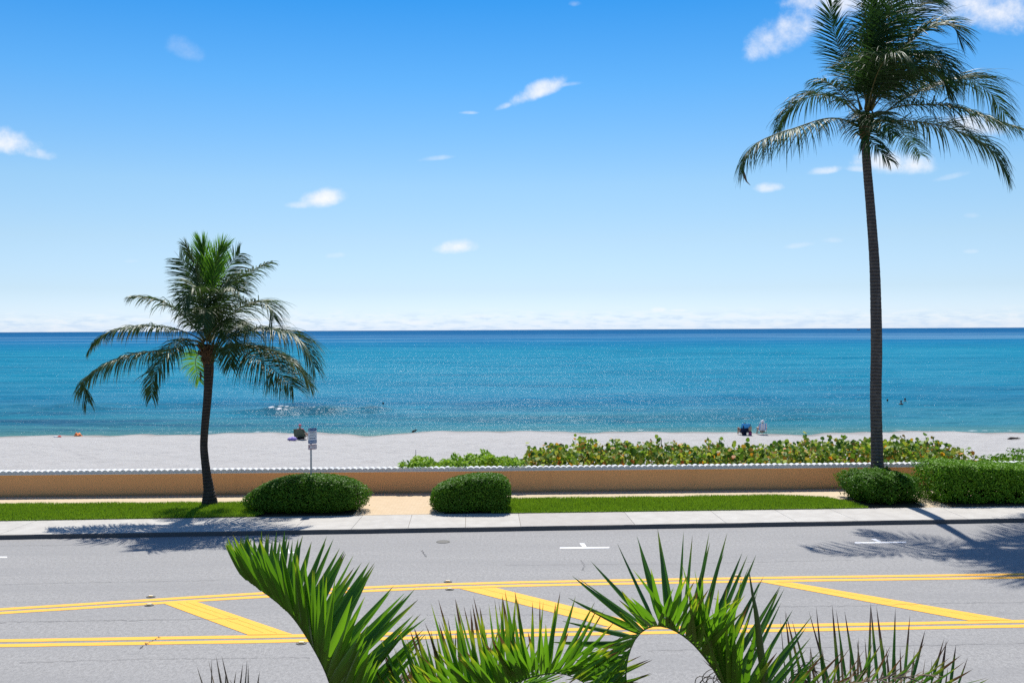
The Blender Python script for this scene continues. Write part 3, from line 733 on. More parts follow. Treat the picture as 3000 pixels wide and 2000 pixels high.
# grass
def in_poly(x, y, poly):
    ins = np.zeros(len(x), bool); j = len(poly) - 1
    for i in range(len(poly)):
        xi, yi = poly[i]; xj, yj = poly[j]
        hit = ((yi > y) != (yj > y)) & (x < (xj - xi) * (y - yi) / (yj - yi + 1e-12) + xi)
        ins ^= hit; j = i
    return ins
def lawn(pts, dens, seed):
    poly = np.array([G(a, b, ZS)[:2] for a, b in pts])
    lo_, hi_ = poly.min(0), poly.max(0)
    mk_ = tag(mk('lawn_soil', [(x, y, ZS + 0.012) for x, y in poly], [tuple(range(len(poly)))], M['turf']), kind='structure')
    rg = np.random.default_rng(seed); n_ = int((hi_[0] - lo_[0]) * (hi_[1] - lo_[1]) * dens)
    x = rg.uniform(lo_[0], hi_[0], n_); y = rg.uniform(lo_[1], hi_[1], n_)
    k = in_poly(x, y, poly); x, y = x[k], y[k]; n_ = len(x)
    a = rg.uniform(0, 6.28, n_); hgt = rg.uniform(0.045, 0.085, n_) * (1 + 0.18 * np.sin(x * 3.1) * np.sin(y * 4.7)); w_ = rg.uniform(0.004, 0.008, n_)
    lean = rg.uniform(0.0, 0.045, n_); b = rg.uniform(0, 6.28, n_)
    z = np.full(n_, ZS + 0.008)
    p0 = np.stack([x - np.cos(a) * w_, y - np.sin(a) * w_, z], 1); p1 = np.stack([x + np.cos(a) * w_, y + np.sin(a) * w_, z], 1)
    m0 = np.stack([x + np.cos(b) * lean * 0.35 + np.cos(a) * w_ * 0.8, y + np.sin(b) * lean * 0.35 + np.sin(a) * w_ * 0.8, z + hgt * 0.6], 1)
    tp = np.stack([x + np.cos(b) * lean, y + np.sin(b) * lean, z + hgt], 1)
    v_ = np.stack([p0, p1, m0, tp], 1).reshape(-1, 3)
    cl = 0.5 + 0.3 * np.sin(x * 1.3 + 1) * np.sin(y * 2.2) + 0.2 * np.sin(x * 7) * np.sin(y * 6)
    r0 = np.repeat(np.clip(rg.uniform(0, 1, n_) * 0.6 + cl * 0.4, 0, 1), 4)
    col = np.stack([r0, np.tile([0, 0, 0.5, 0.85], n_), np.full(4 * n_, -0.2), r0], 1)
    g_ = mk('grass', v_, np.arange(4 * n_).reshape(-1, 4), M['grass'], col=col)
    return g_
g1 = lawn([(-500, 1532), (-500, 1482), (0, 1478), (706, 1473.5), (760, 1476), (775, 1505), (745, 1514), (0, 1526)], 2600, 1)
tag(g1, 'mown green grass strip on the left beside the pavement', 'grass', kind='stuff')
g2 = lawn([(1440, 1504), (1498, 1503.5), (2000, 1496.5), (2420, 1490.5), (2545, 1488.5), (2490, 1472), (2425, 1459), (2340, 1453.5), (2170, 1453), (2000, 1457), (1498, 1462), (1440, 1464)], 2600, 2)
tag(g2, 'mown green grass strip right of the block bush', 'grass', kind='stuff')

# ------------------------------------------------------------------ sea grape hedge and creepers behind the wall
def round_leaves(c, nr, size, rg, K=7):
    n_ = len(c); nr = nrm(nr)
    t_ = nrm(np.cross(nr, nrm(rg.normal(0, 1, c.shape)))); b_ = np.cross(nr, t_)
    L = size * rg.uniform(0.55, 1.2, n_)
    ang = np.linspace(0, 2 * np.pi, K, endpoint=False)
    ring = c[:, None, :] + (t_[:, None, :] * np.cos(ang)[None, :, None] + b_[:, None, :] * np.sin(ang)[None, :, None] * 0.92) * L[:, None, None] / 2 \
        + nr[:, None, :] * (np.cos(2 * ang)[None, :, None] * 0.10) * L[:, None, None]
    return ring.reshape(-1, 3), np.arange(n_ * K).reshape(-1, K), n_
def shrub_row(name, label, cat, xr, yr, zlow, topfn, n_, size, mat, seed, rnd=True, sprigs=0, flop=0):
    rg = np.random.default_rng(seed)
    x = rg.uniform(xr[0], xr[1], n_); y = yr[0] + (yr[1] - yr[0]) * rg.beta(1.0, 1.2, n_)
    edge = np.clip((x - xr[0]) / 0.8, 0, 1) * np.clip((xr[1] - x) / 0.8, 0, 1)
    top = topfn(x) * 1.0
    bump_ = 0.16 * np.sin(x * 2.3 + seed) * np.sin(y * 2.9) + 0.10 * np.sin(x * 5.7) + 0.06 * np.sin(x * 13.1 + y * 3)
    zt_ = zlow + (top + bump_ * 0.8 - zlow) * (0.45 + 0.55 * edge ** 0.5)
    z = zt_ - np.abs(rg.normal(0, 0.26, n_)) * (zt_ - zlow) * 0.9
    z = np.maximum(z, zlow)
    c = np.stack([x, y, z], 1)
    nr = rg.normal(0, 0.55, c.shape) + np.array([0, -0.45, 0.55])
    if flop:
        xf = rg.uniform(xr[0] + 0.3, xr[1] - 0.3, flop); k = np.sin(xf * 4.1 + seed) + np.sin(xf * 1.7) > 0.2; xf = xf[k]
        cf = np.stack([xf, [at_x(wallL, q) for q in xf] + rg.uniform(-0.07, TH, len(xf)), ZW + 0.16 + np.abs(rg.normal(0, 0.07, len(xf)))], 1)
        c = np.vstack([c, cf]); nr = np.vstack([nr, rg.normal(0, 0.5, cf.shape) + np.array([0, -0.5, 0.6])])
    xm = (xr[0] + xr[1]) / 2
    root = thing(name, (xm, (yr[0] + yr[1]) / 2, float(sand_z(xm, yr[0]))), label, cat)
    b = MB(); ym = (yr[0] + yr[1]) / 2
    b.tube([(q, ym, float(sand_z(q, ym)) - 0.02) for q in np.linspace(xr[0] + .2, xr[1] - .2, 30)], 0.03, 6)
    sp = []
    for k in range(sprigs):
        sx_ = rg.uniform(xr[0] + 0.3, xr[1] - 0.3); sy = rg.uniform(yr[0], yr[1]); tz = float(topfn(np.array([sx_]))[0])
        g0 = np.array([sx_, ym, float(sand_z(sx_, ym)) - .03]); q = np.array([sx_, sy, tz - 0.15]); b.tube([g0, q], [0.014, 0.008], 5); e_ = q + [rg.normal(0, 0.12), rg.normal(0, 0.1), rg.uniform(0.2, 0.45)]
        b.tube([q, (q + e_) / 2 + [0.02, 0, 0], e_], [0.008, 0.006, 0.004], 4)
        for j in range(6):
            sp.append(q + (e_ - q) * rg.uniform(0.3, 1.05) + rg.normal(0, 0.05, 3))
    if sp:
        sp = np.array(sp); c = np.vstack([c, sp]); nr = np.vstack([nr, rg.normal(0, 0.6, sp.shape) + np.array([0, -0.4, 0.4])])
    for k in range(int((xr[1] - xr[0]) * 4)):
        sx_ = rg.uniform(xr[0] + .25, xr[1] - .25); sy = ym; tz = float(topfn(np.array([sx_]))[0])
        g0 = np.array([sx_, sy, float(sand_z(sx_, sy)) - 0.05]); 
        b.tube([g0, g0 * 0.5 + np.array([sx_ + rg.normal(0, 0.2), sy, tz]) * 0.5, np.array([sx_ + rg.normal(0, 0.25), sy + rg.uniform(-.5, .5) * (yr[1] - yr[0]) * .8, tz - 0.1])], [0.02, 0.015, 0.007], 5)
    b.build('stems', M['twig'], root)
    if rnd:
        v_, f_, m_ = round_leaves(c, nr, size, rg); K = 7
        r0 = np.repeat(rg.uniform(0, 1, m_), K); col = np.stack([r0, r0 * 0, r0 * 0, r0], 1)
    else:
        v_, f_, col = leaf_quads(c, nr, size, 0.5, rg, 0.3)
    mk('foliage', v_, f_, M[mat], root, col=col)
    return root
def behind(px, y): return P(px, 1300, y)[0]
def ztop(pts, y):
    X = [P(a, b, y)[0] for a, b in pts]; Z = [P(a, b, y)[2] for a, b in pts]
    return lambda x: np.interp(x, X, Z)
shrub_row('sea_grape_hedge', 'sea grape hedge of round green and orange leaves behind the wall coping', 'hedge', (behind(1500, 34.5), behind(2845, 34.5)), (33.0, 36.2), -0.6,
          ztop([(1500, 1338), (1560, 1322), (1640, 1314), (1700, 1308), (1780, 1304), (1860, 1306), (1960, 1310), (2080, 1314), (2200, 1316), (2330, 1306), (2440, 1299), (2560, 1300), (2660, 1297), (2740, 1305), (2800, 1320), (2845, 1338)], 34.8),
          9500, 0.155, 'seagrape', 5, sprigs=46, flop=60)
shrub_row('beach_creeper', 'low bright green creeper spilling over the wall coping left of the sea grapes', 'creeper', (behind(1153, 34), behind(1560, 34)), (32.6, 34.2), -0.4,
          ztop([(1153, 1352), (1200, 1348), (1260, 1346), (1300, 1348), (1345, 1350), (1400, 1334), (1450, 1338), (1490, 1340), (1560, 1346)], 33.4),
          5600, 0.145, 'creeper', 8, rnd=False, flop=650)
shrub_row('low_shrub', 'low olive green shrub behind the wall above the square hedge', 'shrub', (behind(2835, 34), behind(3120, 34)), (32.8, 34.6), -0.4,
          ztop([(2835, 1340), (2900, 1338), (2960, 1332), (3120, 1332)], 33.6), 2600, 0.12, 'hedge_b', 9, rnd=False)

# ================================================================== PALMS
def frond(root, ctrl, L, nh, mat='palm', n=70, w=0.028, droop=0.9, lift=0.25, a0=72, a1=26, s0=0.16, dry=-0.15, drysd=0.06, seed=0, wind=(0, 0, 0),
          K=6, r0=0.022, ragged=0.0, stalk='rachis', sides=(-1, 1), tipL=0.42, baseL=0.5, fold=0.28, twist=0.35, jit=0.09, name='frond', sidebias=0.0, endcut=1.0, peak=0.4, arch=0):
    """ctrl: world points of the midrib from crown to tip; nh: the way the upper face looks"""
    rg = np.random.default_rng(seed * 7 + 13)
    N_ = 64
    q = catmull(ctrl, N_)
    T = nrm(np.gradient(q, axis=0)); nh = np.asarray(nh, float)
    if arch:
        nh = nrm(np.cross(T, [0, -1.0, 0]) * arch) + np.array([0, -0.25, 0])
    S = nrm(np.cross(T, nh)); Nn = np.cross(S, T)
    leaf_s, side = [], []
    for i in range(n):
        for sd in sides:
            s = s0 + (endcut - s0) * (i + rg.uniform(-0.3, 0.3) + (0.25 if sd > 0 else 0)) / n
            if s < s0 * 0.9 or s > 0.995: continue
            if ragged and rg.random() < ragged * (0.4 + s): continue
            leaf_s.append(s); side.append(sd)
    s = np.array(leaf_s); sd = np.array(side); n_ = len(s)
    def at(A): return np.stack([np.interp(s * (N_ - 1), np.arange(N_), A[:, k]) for k in range(3)], 1)
    p = at(q); t_ = nrm(at(T)); S_ = nrm(at(S)); N2 = nrm(at(Nn))
    u_ = (s - s0) / (1 - s0)
    prof = np.where(u_ < peak, baseL + (1 - baseL) * np.sin(np.clip(u_ / peak, 0, 1) * np.pi / 2), 1 - (1 - tipL) * ((u_ - peak) / (1 - peak)) ** 1.6)
    LL = L * prof * rg.normal(1, 0.07, n_).clip(0.7, 1.15)
    if ragged: LL *= np.where(rg.random(n_) < ragged, rg.uniform(0.3, 0.8, n_), 1)
    ang = np.radians(a0 + (a1 - a0) * u_) + rg.normal(0, jit, n_)
    lf = lift + rg.normal(0, jit * 1.2, n_)
    d = nrm(t_ * np.cos(ang)[:, None] + S_ * ((sd + sidebias) * np.sin(ang))[:, None] + N2 * (lf * np.sin(ang))[:, None] + rg.normal(0, jit * 0.5, (n_, 3)))
    grav = np.array([0, 0, -1.0]) * droop + np.asarray(wind, float)
    dr = rg.normal(1, 0.25, n_).clip(0.4, 1.7)
    # blade plane holds the midrib direction, turned a little at random
    tw = rg.normal(0, twist, n_)
    rows = []; cur = p.copy(); dd = d.copy()
    wid = w * rg.normal(1, 0.12, n_).clip(0.7, 1.3) * (0.65 + 0.35 * prof)
    for k in range(K + 1):
        tk = k / K
        B = t_ - dd * np.sum(t_ * dd, 1, keepdims=True); B = nrm(B)
        C = np.cross(dd, B)
        Bt = B * np.cos(tw)[:, None] + C * np.sin(tw)[:, None]; Ct = np.cross(dd, Bt)
        wp = min(1.0, 0.40 + 2.6 * tk) * (1 - tk ** 2.0) + 0.012
        hw = (wid * wp * 0.5)[:, None]
        rows.append(np.stack([cur - Bt * hw, cur + Ct * hw * fold * 2, cur + Bt * hw], 1))
        dd = nrm(dd + grav * (dr * (0.25 + tk) / K)[:, None])
        cur = cur + dd * (LL / K)[:, None]
    V = np.stack(rows, 1)                       # n, K+1, 3, 3
    base = (np.arange(n_) * (K + 1) * 3)[:, None, None] + (np.arange(K) * 3)[None, :, None] + np.arange(2)[None, None, :]
    base = base.reshape(-1)
    Fq = np.stack([base, base + 1, base + 4, base + 3], 1)
    nv = (K + 1) * 3
    rr = np.repeat(rg.uniform(0, 1, n_), nv); dv = np.repeat(rg.normal(dry, drysd, n_) + 0.10 * np.clip(u_ - 0.7, 0, 1), nv)
    tt = np.tile(np.repeat(np.linspace(0, 1, K + 1), 3), n_)
    col = np.stack([rr, tt, dv, rr], 1)
    o = mk(name, V.reshape(-1, 3), Fq, M[mat], root, col=col)
    b = MB(); rad = r0 * (1 - 0.85 * np.linspace(0, 1, N_) ** 0.8); rad[:6] *= np.linspace(2.0, 1.1, 6)
    b.tube(q[::2], rad[::2], 7)
    b.build('midrib', M[stalk], o, smooth=True)
    return o

def trunk(root, pts, rad, mat, seed, ring=0.085, name='trunk'):
    rg = np.random.default_rng(seed)
    q = catmull(pts, 220); zz = np.linspace(0, 1, len(q))
    r = np.interp(zz, np.linspace(0, 1, len(rad)), rad)
    d = np.concatenate([[0], np.cumsum(np.linalg.norm(np.diff(q, axis=0), axis=1))])
    ph = d / ring + 0.3 * np.sin(d * 3)
    r = r * (1 + 0.035 * (1 - np.mod(ph, 1.0)) + rg.normal(0, 0.008, len(r)))
    K = 20; v = []
    for i, (c, rr) in enumerate(zip(q, r)):
        for k in range(K):
            th = 2 * math.pi * k / K
            wv = 1 + 0.025 * math.sin(3 * th + d[i] * 1.3) + 0.015 * math.sin(5 * th - d[i] * 2.2)
            v.append((c[0] + math.cos(th) * rr * wv, c[1] + math.sin(th) * rr * wv, c[2]))
    f = [(i * K + k, i * K + (k + 1) % K, (i + 1) * K + (k + 1) % K, (i + 1) * K + k) for i in range(len(q) - 1) for k in range(K)]
    f.append(tuple((len(q) - 1) * K + k for k in range(K)))
    return mk(name, v, f, M[mat], root, smooth=True)

def fibres(root, c, r, h, seed, n=70):
    """shaggy leaf bases and fibre under the crown"""
    rg = np.random.default_rng(seed); b = MB()
    for k in range(n):
        th = rg.uniform(0, 6.28); z = rg.uniform(-0.5, 0.5) * h; q = r * (0.75 + 0.5 * (z / h + 0.5))
        p0 = np.array([c[0] + math.cos(th) * q * 0.8, c[1] + math.sin(th) * q * 0.8, c[2] + z])
        out = np.array([math.cos(th), math.sin(th), 0.0])
        p1 = p0 + out * rg.uniform(0.03, 0.10) + np.array([rg.normal(0, 0.05), rg.normal(0, 0.05), rg.uniform(0.05, 0.25)])
        p2 = p1 + out * rg.uniform(0.0, 0.08) + np.array([rg.normal(0, 0.06), rg.normal(0, 0.06), rg.uniform(-0.15, 0.12)])
        b.tube([p0, p1, p2], [rg.uniform(0.02, 0.045), rg.uniform(0.012, 0.03), 0.004], 5)
    b.tube([c - np.array([0, 0, h * 0.6]), c - np.array([0, 0, 0.2 * h]), c + np.array([0, 0, h * 0.3]), c + np.array([0, 0, h * 0.7])], [r * 0.75, r * 1.0, r * 1.05, r * 0.5], 12)
    return b.build('crown_base', M['fibre'], root)

UP = np.array([0, 0, 1.0]); CAMW = np.array([0, -1.0, 0.25])

# ------------------------------------------------------------------ tall palm on the right
YT = 31.0
def c8(x, y): return (2100 + x / 2.6133, y / 2.6133)
def pt(x, y, dy=0.0):
    a, b = c8(x, y); return P(a, b, YT + dy)
base = P(2577, 1452, YT); base[2] = ZS
tall = thing('tall_palm', base, 'tall leaning coconut palm with a wind-blown crown, rising from the untidy bush', 'palm tree', 'coconut palms beside the wall')
tp = [base] + [P(x, y, YT) for x, y in [(2571, 1385), (2567, 1250), (2566, 1148), (2568, 1020), (2566, 893), (2561, 765), (2551, 612), (2541, 500), (2536, 430), (2534, 385)]]
trunk(tall, tp, [0.24, 0.175, 0.168, 0.166, 0.164, 0.16, 0.15, 0.140, 0.132, 0.126, 0.12], 'trunk', 3)
fibres(tall, P(2534, 372, YT), 0.18, 0.6, 4, 60)
W8 = (0.30, 0.0, 0.0)
T8 = [  # points (crop px), depth offsets, leaf length, face dir, options
    ([(1075, 960), (960, 915), (820, 912), (600, 980), (350, 1070), (230, 1170), (182, 1285)], [0, -.3, -.6, -1.0, -1.3, -1.4, -1.4], 0.78, UP, dict(droop=2.6, ragged=.10, lift=-0.1)),
    ([(1085, 880), (980, 790), (880, 735), (740, 735), (600, 800), (510, 890), (470, 990)], [0, .3, .6, 1.0, 1.3, 1.5, 1.6], 0.85, UP, dict(droop=2.2, ragged=.05)),
    ([(1090, 860), (1010, 770), (930, 690), (850, 630), (750, 598)], [0, -.2, -.4, -.6, -.8], 0.62, UP, dict(droop=2.4, ragged=.40, dry=0.06, drysd=.14)),
    ([(1105, 840), (1040, 620), (985, 480), (920, 320), (880, 180), (872, 110), (885, 20)], [0, .4, .7, 1.0, 1.1, 1.1, 1.0], 0.72, CAMW, dict(droop=0.45, lift=.1, a0=70, a1=30)),
    ([(1140, 840), (1155, 600), (1155, 350), (1140, 120), (1100, -60)], [0, -.3, -.8, -1.4, -1.9], 0.8, (0.3, -1, .3), dict(droop=1.0, wind=W8)),
    ([(1150, 840), (1180, 560), (1210, 300), (1230, 60), (1200, -220)], [0, .2, .4, .5, .4], 0.85, (-.3, -1, .3), dict(droop=.9, wind=W8)),
    ([(1160, 840), (1230, 520), (1290, 260), (1350, -20), (1420, -260)], [0, -.4, -.7, -.9, -1.1], 0.85, (.2, -1, .4), dict(droop=1.1, wind=W8)),
    ([(1165, 840), (1260, 560), (1350, 330), (1450, 120), (1580, 0), (1700, 20)], [0, .5, 1.0, 1.4, 1.6, 1.7], 0.85, (.1, -.6, .8), dict(droop=1.3, wind=W8)),
    ([(1175, 840), (1290, 600), (1400, 420), (1540, 270), (1680, 200), (1800, 205), (1860, 290)], [0, -.5, -.9, -1.3, -1.6, -1.7, -1.8], 0.85, (.2, -.5, 1), dict(droop=1.3, wind=W8)),
    ([(1180, 845), (1270, 650), (1370, 510), (1490, 430), (1620, 430), (1720, 480), (1795, 560)], [0, -.8, -1.5, -2.0, -2.3, -2.5, -2.6], 0.90, (.1, -.5, 1), dict(droop=1.8, wind=(.1, 0, 0))),
    ([(1150, 845), (1190, 680), (1240, 540), (1310, 440), (1400, 400), (1480, 440)], [0, -1.0, -1.9, -2.6, -3.0, -3.2], 0.90, (0, -.7, .8), dict(droop=1.6, wind=W8)),
    ([(1145, 845), (1150, 700), (1170, 560), (1200, 450), (1260, 390)], [0, 1.0, 1.8, 2.5, 3.0], 0.85, (0, -1, .3), dict(droop=1.0, wind=W8)),
    ([(1190, 890), (1290, 860), (1400, 775), (1550, 700), (1720, 640), (1880, 605), (2000, 640), (2110, 730), (2215, 890)], [0, .2, .5, .9, 1.3, 1.6, 1.8, 1.9, 2.0], 0.95, UP, dict(droop=1.9, n=85)),
    ([(1190, 900), (1280, 860), (1400, 815), (1600, 800), (1800, 815), (1980, 865), (2150, 930), (2335, 985)], [0, -.3, -.6, -1.1, -1.6, -2.0, -2.4, -2.8], 0.72, UP, dict(droop=2.1, n=85, ragged=.12, dry=-.08)),
    ([(1195, 930), (1340, 925), (1500, 930), (1700, 960), (1880, 1020), (2030, 1090), (2130, 1190), (2210, 1330)], [0, -.1, -.2, -.3, -.5, -.6, -.7, -.8], 0.82, UP, dict(droop=2.0, n=85)),
    ([(1185, 920), (1290, 925), (1380, 980), (1460, 1060), (1530, 1130), (1565, 1190)], [0, .8, 1.5, 2.1, 2.5, 2.8], 0.55, UP, dict(droop=2.2, ragged=.15)),
    ([(1100, 880), (1100, 930), (1130, 1000), (1190, 1090), (1250, 1160), (1322, 1230)], [0, -1.0, -1.7, -2.1, -2.3, -2.4], 0.50, (0, -.6, .8), dict(droop=2.0, ragged=.1)),
    ([(1150, 880), (1180, 870), (1230, 890), (1290, 950), (1350, 1030)], [0, -1.1, -1.9, -2.5, -2.8], 0.55, (0, -.4, 1), dict(droop=1.8, ragged=.2, dry=0.0)),
    ([(1150, 850), (1130, 640), (1160, 440), (1250, 260), (1400, 130), (1520, 120)], [0, .7, 1.4, 2.0, 2.4, 2.6], 0.9, (0, -.8, .6), dict(droop=1.2, wind=W8)),
    ([(1180, 845), (1285, 710), (1390, 590), (1500, 530), (1610, 530), (1700, 580), (1760, 650)], [0, -.3, -.6, -.8, -.9, -1.0, -1.0], 0.95, UP, dict(droop=1.7, n=90, wind=(.2, 0, 0))),
    ([(1160, 850), (1240, 700), (1340, 610), (1440, 580), (1540, 610), (1600, 660)], [0, .6, 1.3, 1.9, 2.4, 2.7], 0.8, UP, dict(droop=1.6, wind=W8)),
    ([(1150, 850), (1165, 600), (1185, 350), (1200, 150), (1215, -60)], [0, -.05, -.1, -.1, -.1], 0.6, (0, -1, 0), dict(droop=.3, lift=.6, a0=35, a1=12, wind=(.1, 0, 0))),
]
for i, (pts, dy, L, nh, kw) in enumerate(T8):
    k = dict(n=74, w=0.041, seed=100 + i, r0=0.028, dry=-0.12); k.update(kw); k['n'] = int(k['n'] * (1.4 if 4 <= i <= 12 else 1.25)); L *= (1.40 + 0.55 * (k.get('droop', 1) > 1.2)) * (0.78 if i in (1, 2) else 1.0); k['a0'] = k.get('a0', 78); k['a1'] = k.get('a1', 36)
    frond(tall, [pt(x, y, d) for (x, y), d in zip(pts, dy)], L, nh, **k)
# torn leaflet hanging from the lowest left frond
b = MB(); hang = [pt(185, 1270, -1.4), pt(205, 1320, -1.4), pt(212, 1350, -1.4), pt(228, 1390, -1.4), pt(258, 1420, -1.4)]
b.tube(hang, [0.004, 0.03, 0.045, 0.02, 0.004], 6); b.build('torn_leaf', M['palm_dry'], tall)

# ------------------------------------------------------------------ shorter palm on the left
YL = 29.4
def pl7(x, y, dy=0.0): return P(150 + x / 1.8447, 650 + y / 1.8447, YL + dy)
base = pl7(856, 1512); base[2] = ZS
short = thing('short_palm', base, 'shorter coconut palm with drooping fronds on the left lawn, dark curved trunk', 'palm tree', 'coconut palms beside the wall')
tp = [base, pl7(853, 1470), pl7(848, 1420), pl7(836, 1330), pl7(826, 1230), pl7(827, 1160), pl7(835, 1060), pl7(845, 950), pl7(850, 860), pl7(852, 790), pl7(848, 740)]
trunk(short, tp, [0.235, 0.155, 0.125, 0.112, 0.106, 0.106, 0.112, 0.115, 0.12, 0.135, 0.15], 'trunk2', 8, 0.06)
fibres(short, pl7(846, 725), 0.17, 0.5, 9, 110)
for q in ((877, 805, -.15), (815, 830, -.1)):
    b = MB(); p0 = pl7(q[0] - 10, q[1] - 25, q[2]); b.tube([p0, p0 + [0.02, 0, -0.12], p0 + [0.0, 0, -0.28]], [0.012, 0.035, 0.01], 6); b.build('dry_husk', M['fibre'], short)
S7 = [
    ([(828, 690), (760, 660), (660, 690), (560, 700), (450, 715), (340, 750), (240, 805), (175, 870), (195, 970)], [0, -.2, -.6, -1.0, -1.3, -1.6, -1.8, -1.9, -2.0], 0.62, UP, dict(droop=3.2, n=90, dry=.0, drysd=.1)),
    ([(830, 680), (780, 645), (715, 640), (650, 690), (590, 770), (552, 850), (542, 950)], [0, -.7, -1.3, -1.8, -2.1, -2.3, -2.4], 0.50, (0, -.3, 1), dict(droop=2.6, dry=-.02)),
    ([(830, 650), (760, 610), (660, 575), (540, 562), (430, 568), (330, 590), (255, 630), (210, 685)], [0, -.1, -.3, -.5, -.7, -.9, -1.0, -1.1], 0.52, UP, dict(droop=2.9, n=85, ragged=.06, dry=.05, drysd=.12)),
    ([(832, 640), (790, 590), (740, 530), (680, 475), (610, 435), (530, 412), (448, 404)], [0, -.2, -.5, -.7, -.9, -1.0, -1.1], 0.58, UP, dict(droop=2.0, ragged=.2, dry=.02, drysd=.1)),
    ([(838, 620), (815, 500), (785, 390), (750, 300), (710, 220), (660, 150)], [0, .5, 1.0, 1.3, 1.5, 1.6], 0.68, CAMW, dict(droop=.55, n=75)),
    ([(840, 620), (825, 470), (800, 330), (770, 220), (740, 150), (706, 78)], [0, -.2, -.4, -.5, -.6, -.6], 0.50, (-.6, -1, .3), dict(droop=.9, a0=45, a1=18, ragged=.1)),
    ([(843, 620), (842, 450), (838, 300), (825, 180), (806, 70)], [0, .1, .2, .2, .1], 0.62, (0, -1, 0), dict(droop=.2, lift=.5, a0=32, a1=10, mat='palm_new', dry=-.25, s0=.42)),
    ([(846, 620), (858, 450), (875, 310), (900, 190), (955, 92)], [0, -.2, -.3, -.4, -.4], 0.62, (.2, -1, 0), dict(droop=.3, lift=.45, a0=34, a1=12, mat='palm_new', dry=-.22, s0=.40)),
    ([(848, 620), (890, 430), (930, 310), (975, 220), (1022, 170)], [0, .5, .9, 1.2, 1.4], 0.66, (.5, -.8, .5), dict(droop=1.4)),
    ([(850, 625), (900, 450), (960, 350), (1040, 285), (1110, 250), (1190, 214)], [0, -.4, -.7, -1.0, -1.2, -1.4], 0.55, UP, dict(droop=1.9, ragged=.12)),
    ([(855, 640), (910, 560), (980, 490), (1060, 445), (1130, 432), (1180, 460), (1200, 520)], [0, -.3, -.6, -.8, -1.0, -1.1, -1.2], 0.62, UP, dict(droop=1.9, dry=-.04)),
    ([(862, 680), (930, 640), (1010, 600), (1110, 578), (1210, 582), (1300, 610), (1370, 670), (1420, 780)], [0, -.4, -.7, -1.0, -1.2, -1.4, -1.5, -1.6], 0.72, UP, dict(droop=2.2, n=90, dry=.0, drysd=.08)),
    ([(865, 700), (920, 680), (1010, 668), (1110, 680), (1210, 705), (1290, 750), (1350, 810), (1395, 875)], [0, .1, .2, .3, .3, .4, .4, .4], 0.60, UP, dict(droop=2.0, n=85, dry=.06, drysd=.1)),
    ([(862, 705), (930, 680), (1010, 690), (1100, 730), (1190, 790), (1260, 845), (1310, 895)], [0, -.5, -1.0, -1.4, -1.7, -2.0, -2.2], 0.66, (0, -.4, 1), dict(droop=1.9, n=85, dry=.02, drysd=.1)),
    ([(850, 640), (875, 580), (915, 552), (945, 590), (960, 670), (968, 780)], [0, -.7, -1.3, -1.6, -1.8, -1.9], 0.52, (0, -.5, 1), dict(droop=2.0)),
    ([(842, 630), (835, 520), (825, 430), (805, 370), (770, 350), (735, 400), (712, 470)], [0, -.8, -1.4, -1.9, -2.2, -2.4, -2.5], 0.55, (0, -.5, 1), dict(droop=1.6)),
    ([(828, 700), (795, 715), (780, 750), (785, 800), (800, 860)], [0, .7, 1.2, 1.5, 1.6], 0.42, (0, .6, .8), dict(droop=1.4, mat='palm_new', dry=.10, n=44)),
    ([(845, 620), (860, 500), (885, 420), (920, 370), (970, 350), (1020, 380)], [0, -.6, -1.1, -1.5, -1.8, -2.0], 0.6, (.2, -.6, .8), dict(droop=1.4)),
    ([(858, 650), (900, 600), (950, 560), (1010, 545), (1060, 580)], [0, .9, 1.6, 2.2, 2.6], 0.55, UP, dict(droop=1.8, dry=.05)),
    ([(845, 640), (850, 560), (848, 500), (840, 470), (830, 490), (822, 560)], [0, -.9, -1.6, -2.2, -2.6, -2.9], 0.5, (0, -.5, 1), dict(droop=1.4)),
]
for i, (pts, dy, L, nh, kw) in enumerate(S7):
    k = dict(n=70, w=0.034, seed=200 + i, r0=0.022, dry=-0.07, mat='palm_olive', endcut=.90 if 4 <= i <= 7 else 1.0, tipL=.3 if 4 <= i <= 9 else .42); k.update(kw); k['n'] = int(k['n'] * 1.3); L *= (1.25 + 0.45 * (k.get('droop', 1) > 1.2)) * (1.2 if 10 <= i <= 13 else 1.0); k['a0'] = k.get('a0', 78); k['a1'] = k.get('a1', 36)
    frond(short, [pl7(x, y, d * 0.75) for (x, y), d in zip(pts, dy)], L, nh, **k)

# ------------------------------------------------------------------ young palms in the foreground
YF = 8.0
def c4(x, y): return (650 + x / 3.36, 1550 + y / 3.36)
def c5(x, y): return (1250 + x / 3.36, 1550 + y / 3.36)
def c6(x, y): return (1700 + x / 3.36, 1550 + y / 3.36)
def pf_(c, x, y, d=0.0):
    a, b = c(x, y); return P(a, b, YF + d)
crownA = P(1075, 2230, YF)
palmA = thing('young_palm', (crownA[0], crownA[1], 0.0), 'young foreground palm with one upright bright green frond left of centre', 'palm tree', 'young palms in the foreground')
trunk(palmA, [(crownA[0], crownA[1], -0.05), (crownA[0] + .02, crownA[1], 0.7), crownA], [0.16, 0.12, 0.10], 'trunk', 31)
fibres(palmA, crownA, 0.13, 0.4, 32, 40)
crownB = P(2215, 2260, YF)
palmB = thing('young_palm', (crownB[0], crownB[1], 0.0), 'young foreground palm with a hooked arching frond and burnt tips at lower right', 'palm tree', 'young palms in the foreground')
trunk(palmB, [(crownB[0], crownB[1], -0.05), (crownB[0] - .02, crownB[1], 0.7), crownB], [0.16, 0.12, 0.10], 'trunk', 33)
fibres(palmB, crownB, 0.13, 0.4, 34, 40)
v, f = strip(lambda x: -12.0, lambda x: 11.8, 0.02)
tag(mk('near_garden_soil', v, f, M['soil']), kind='structure')

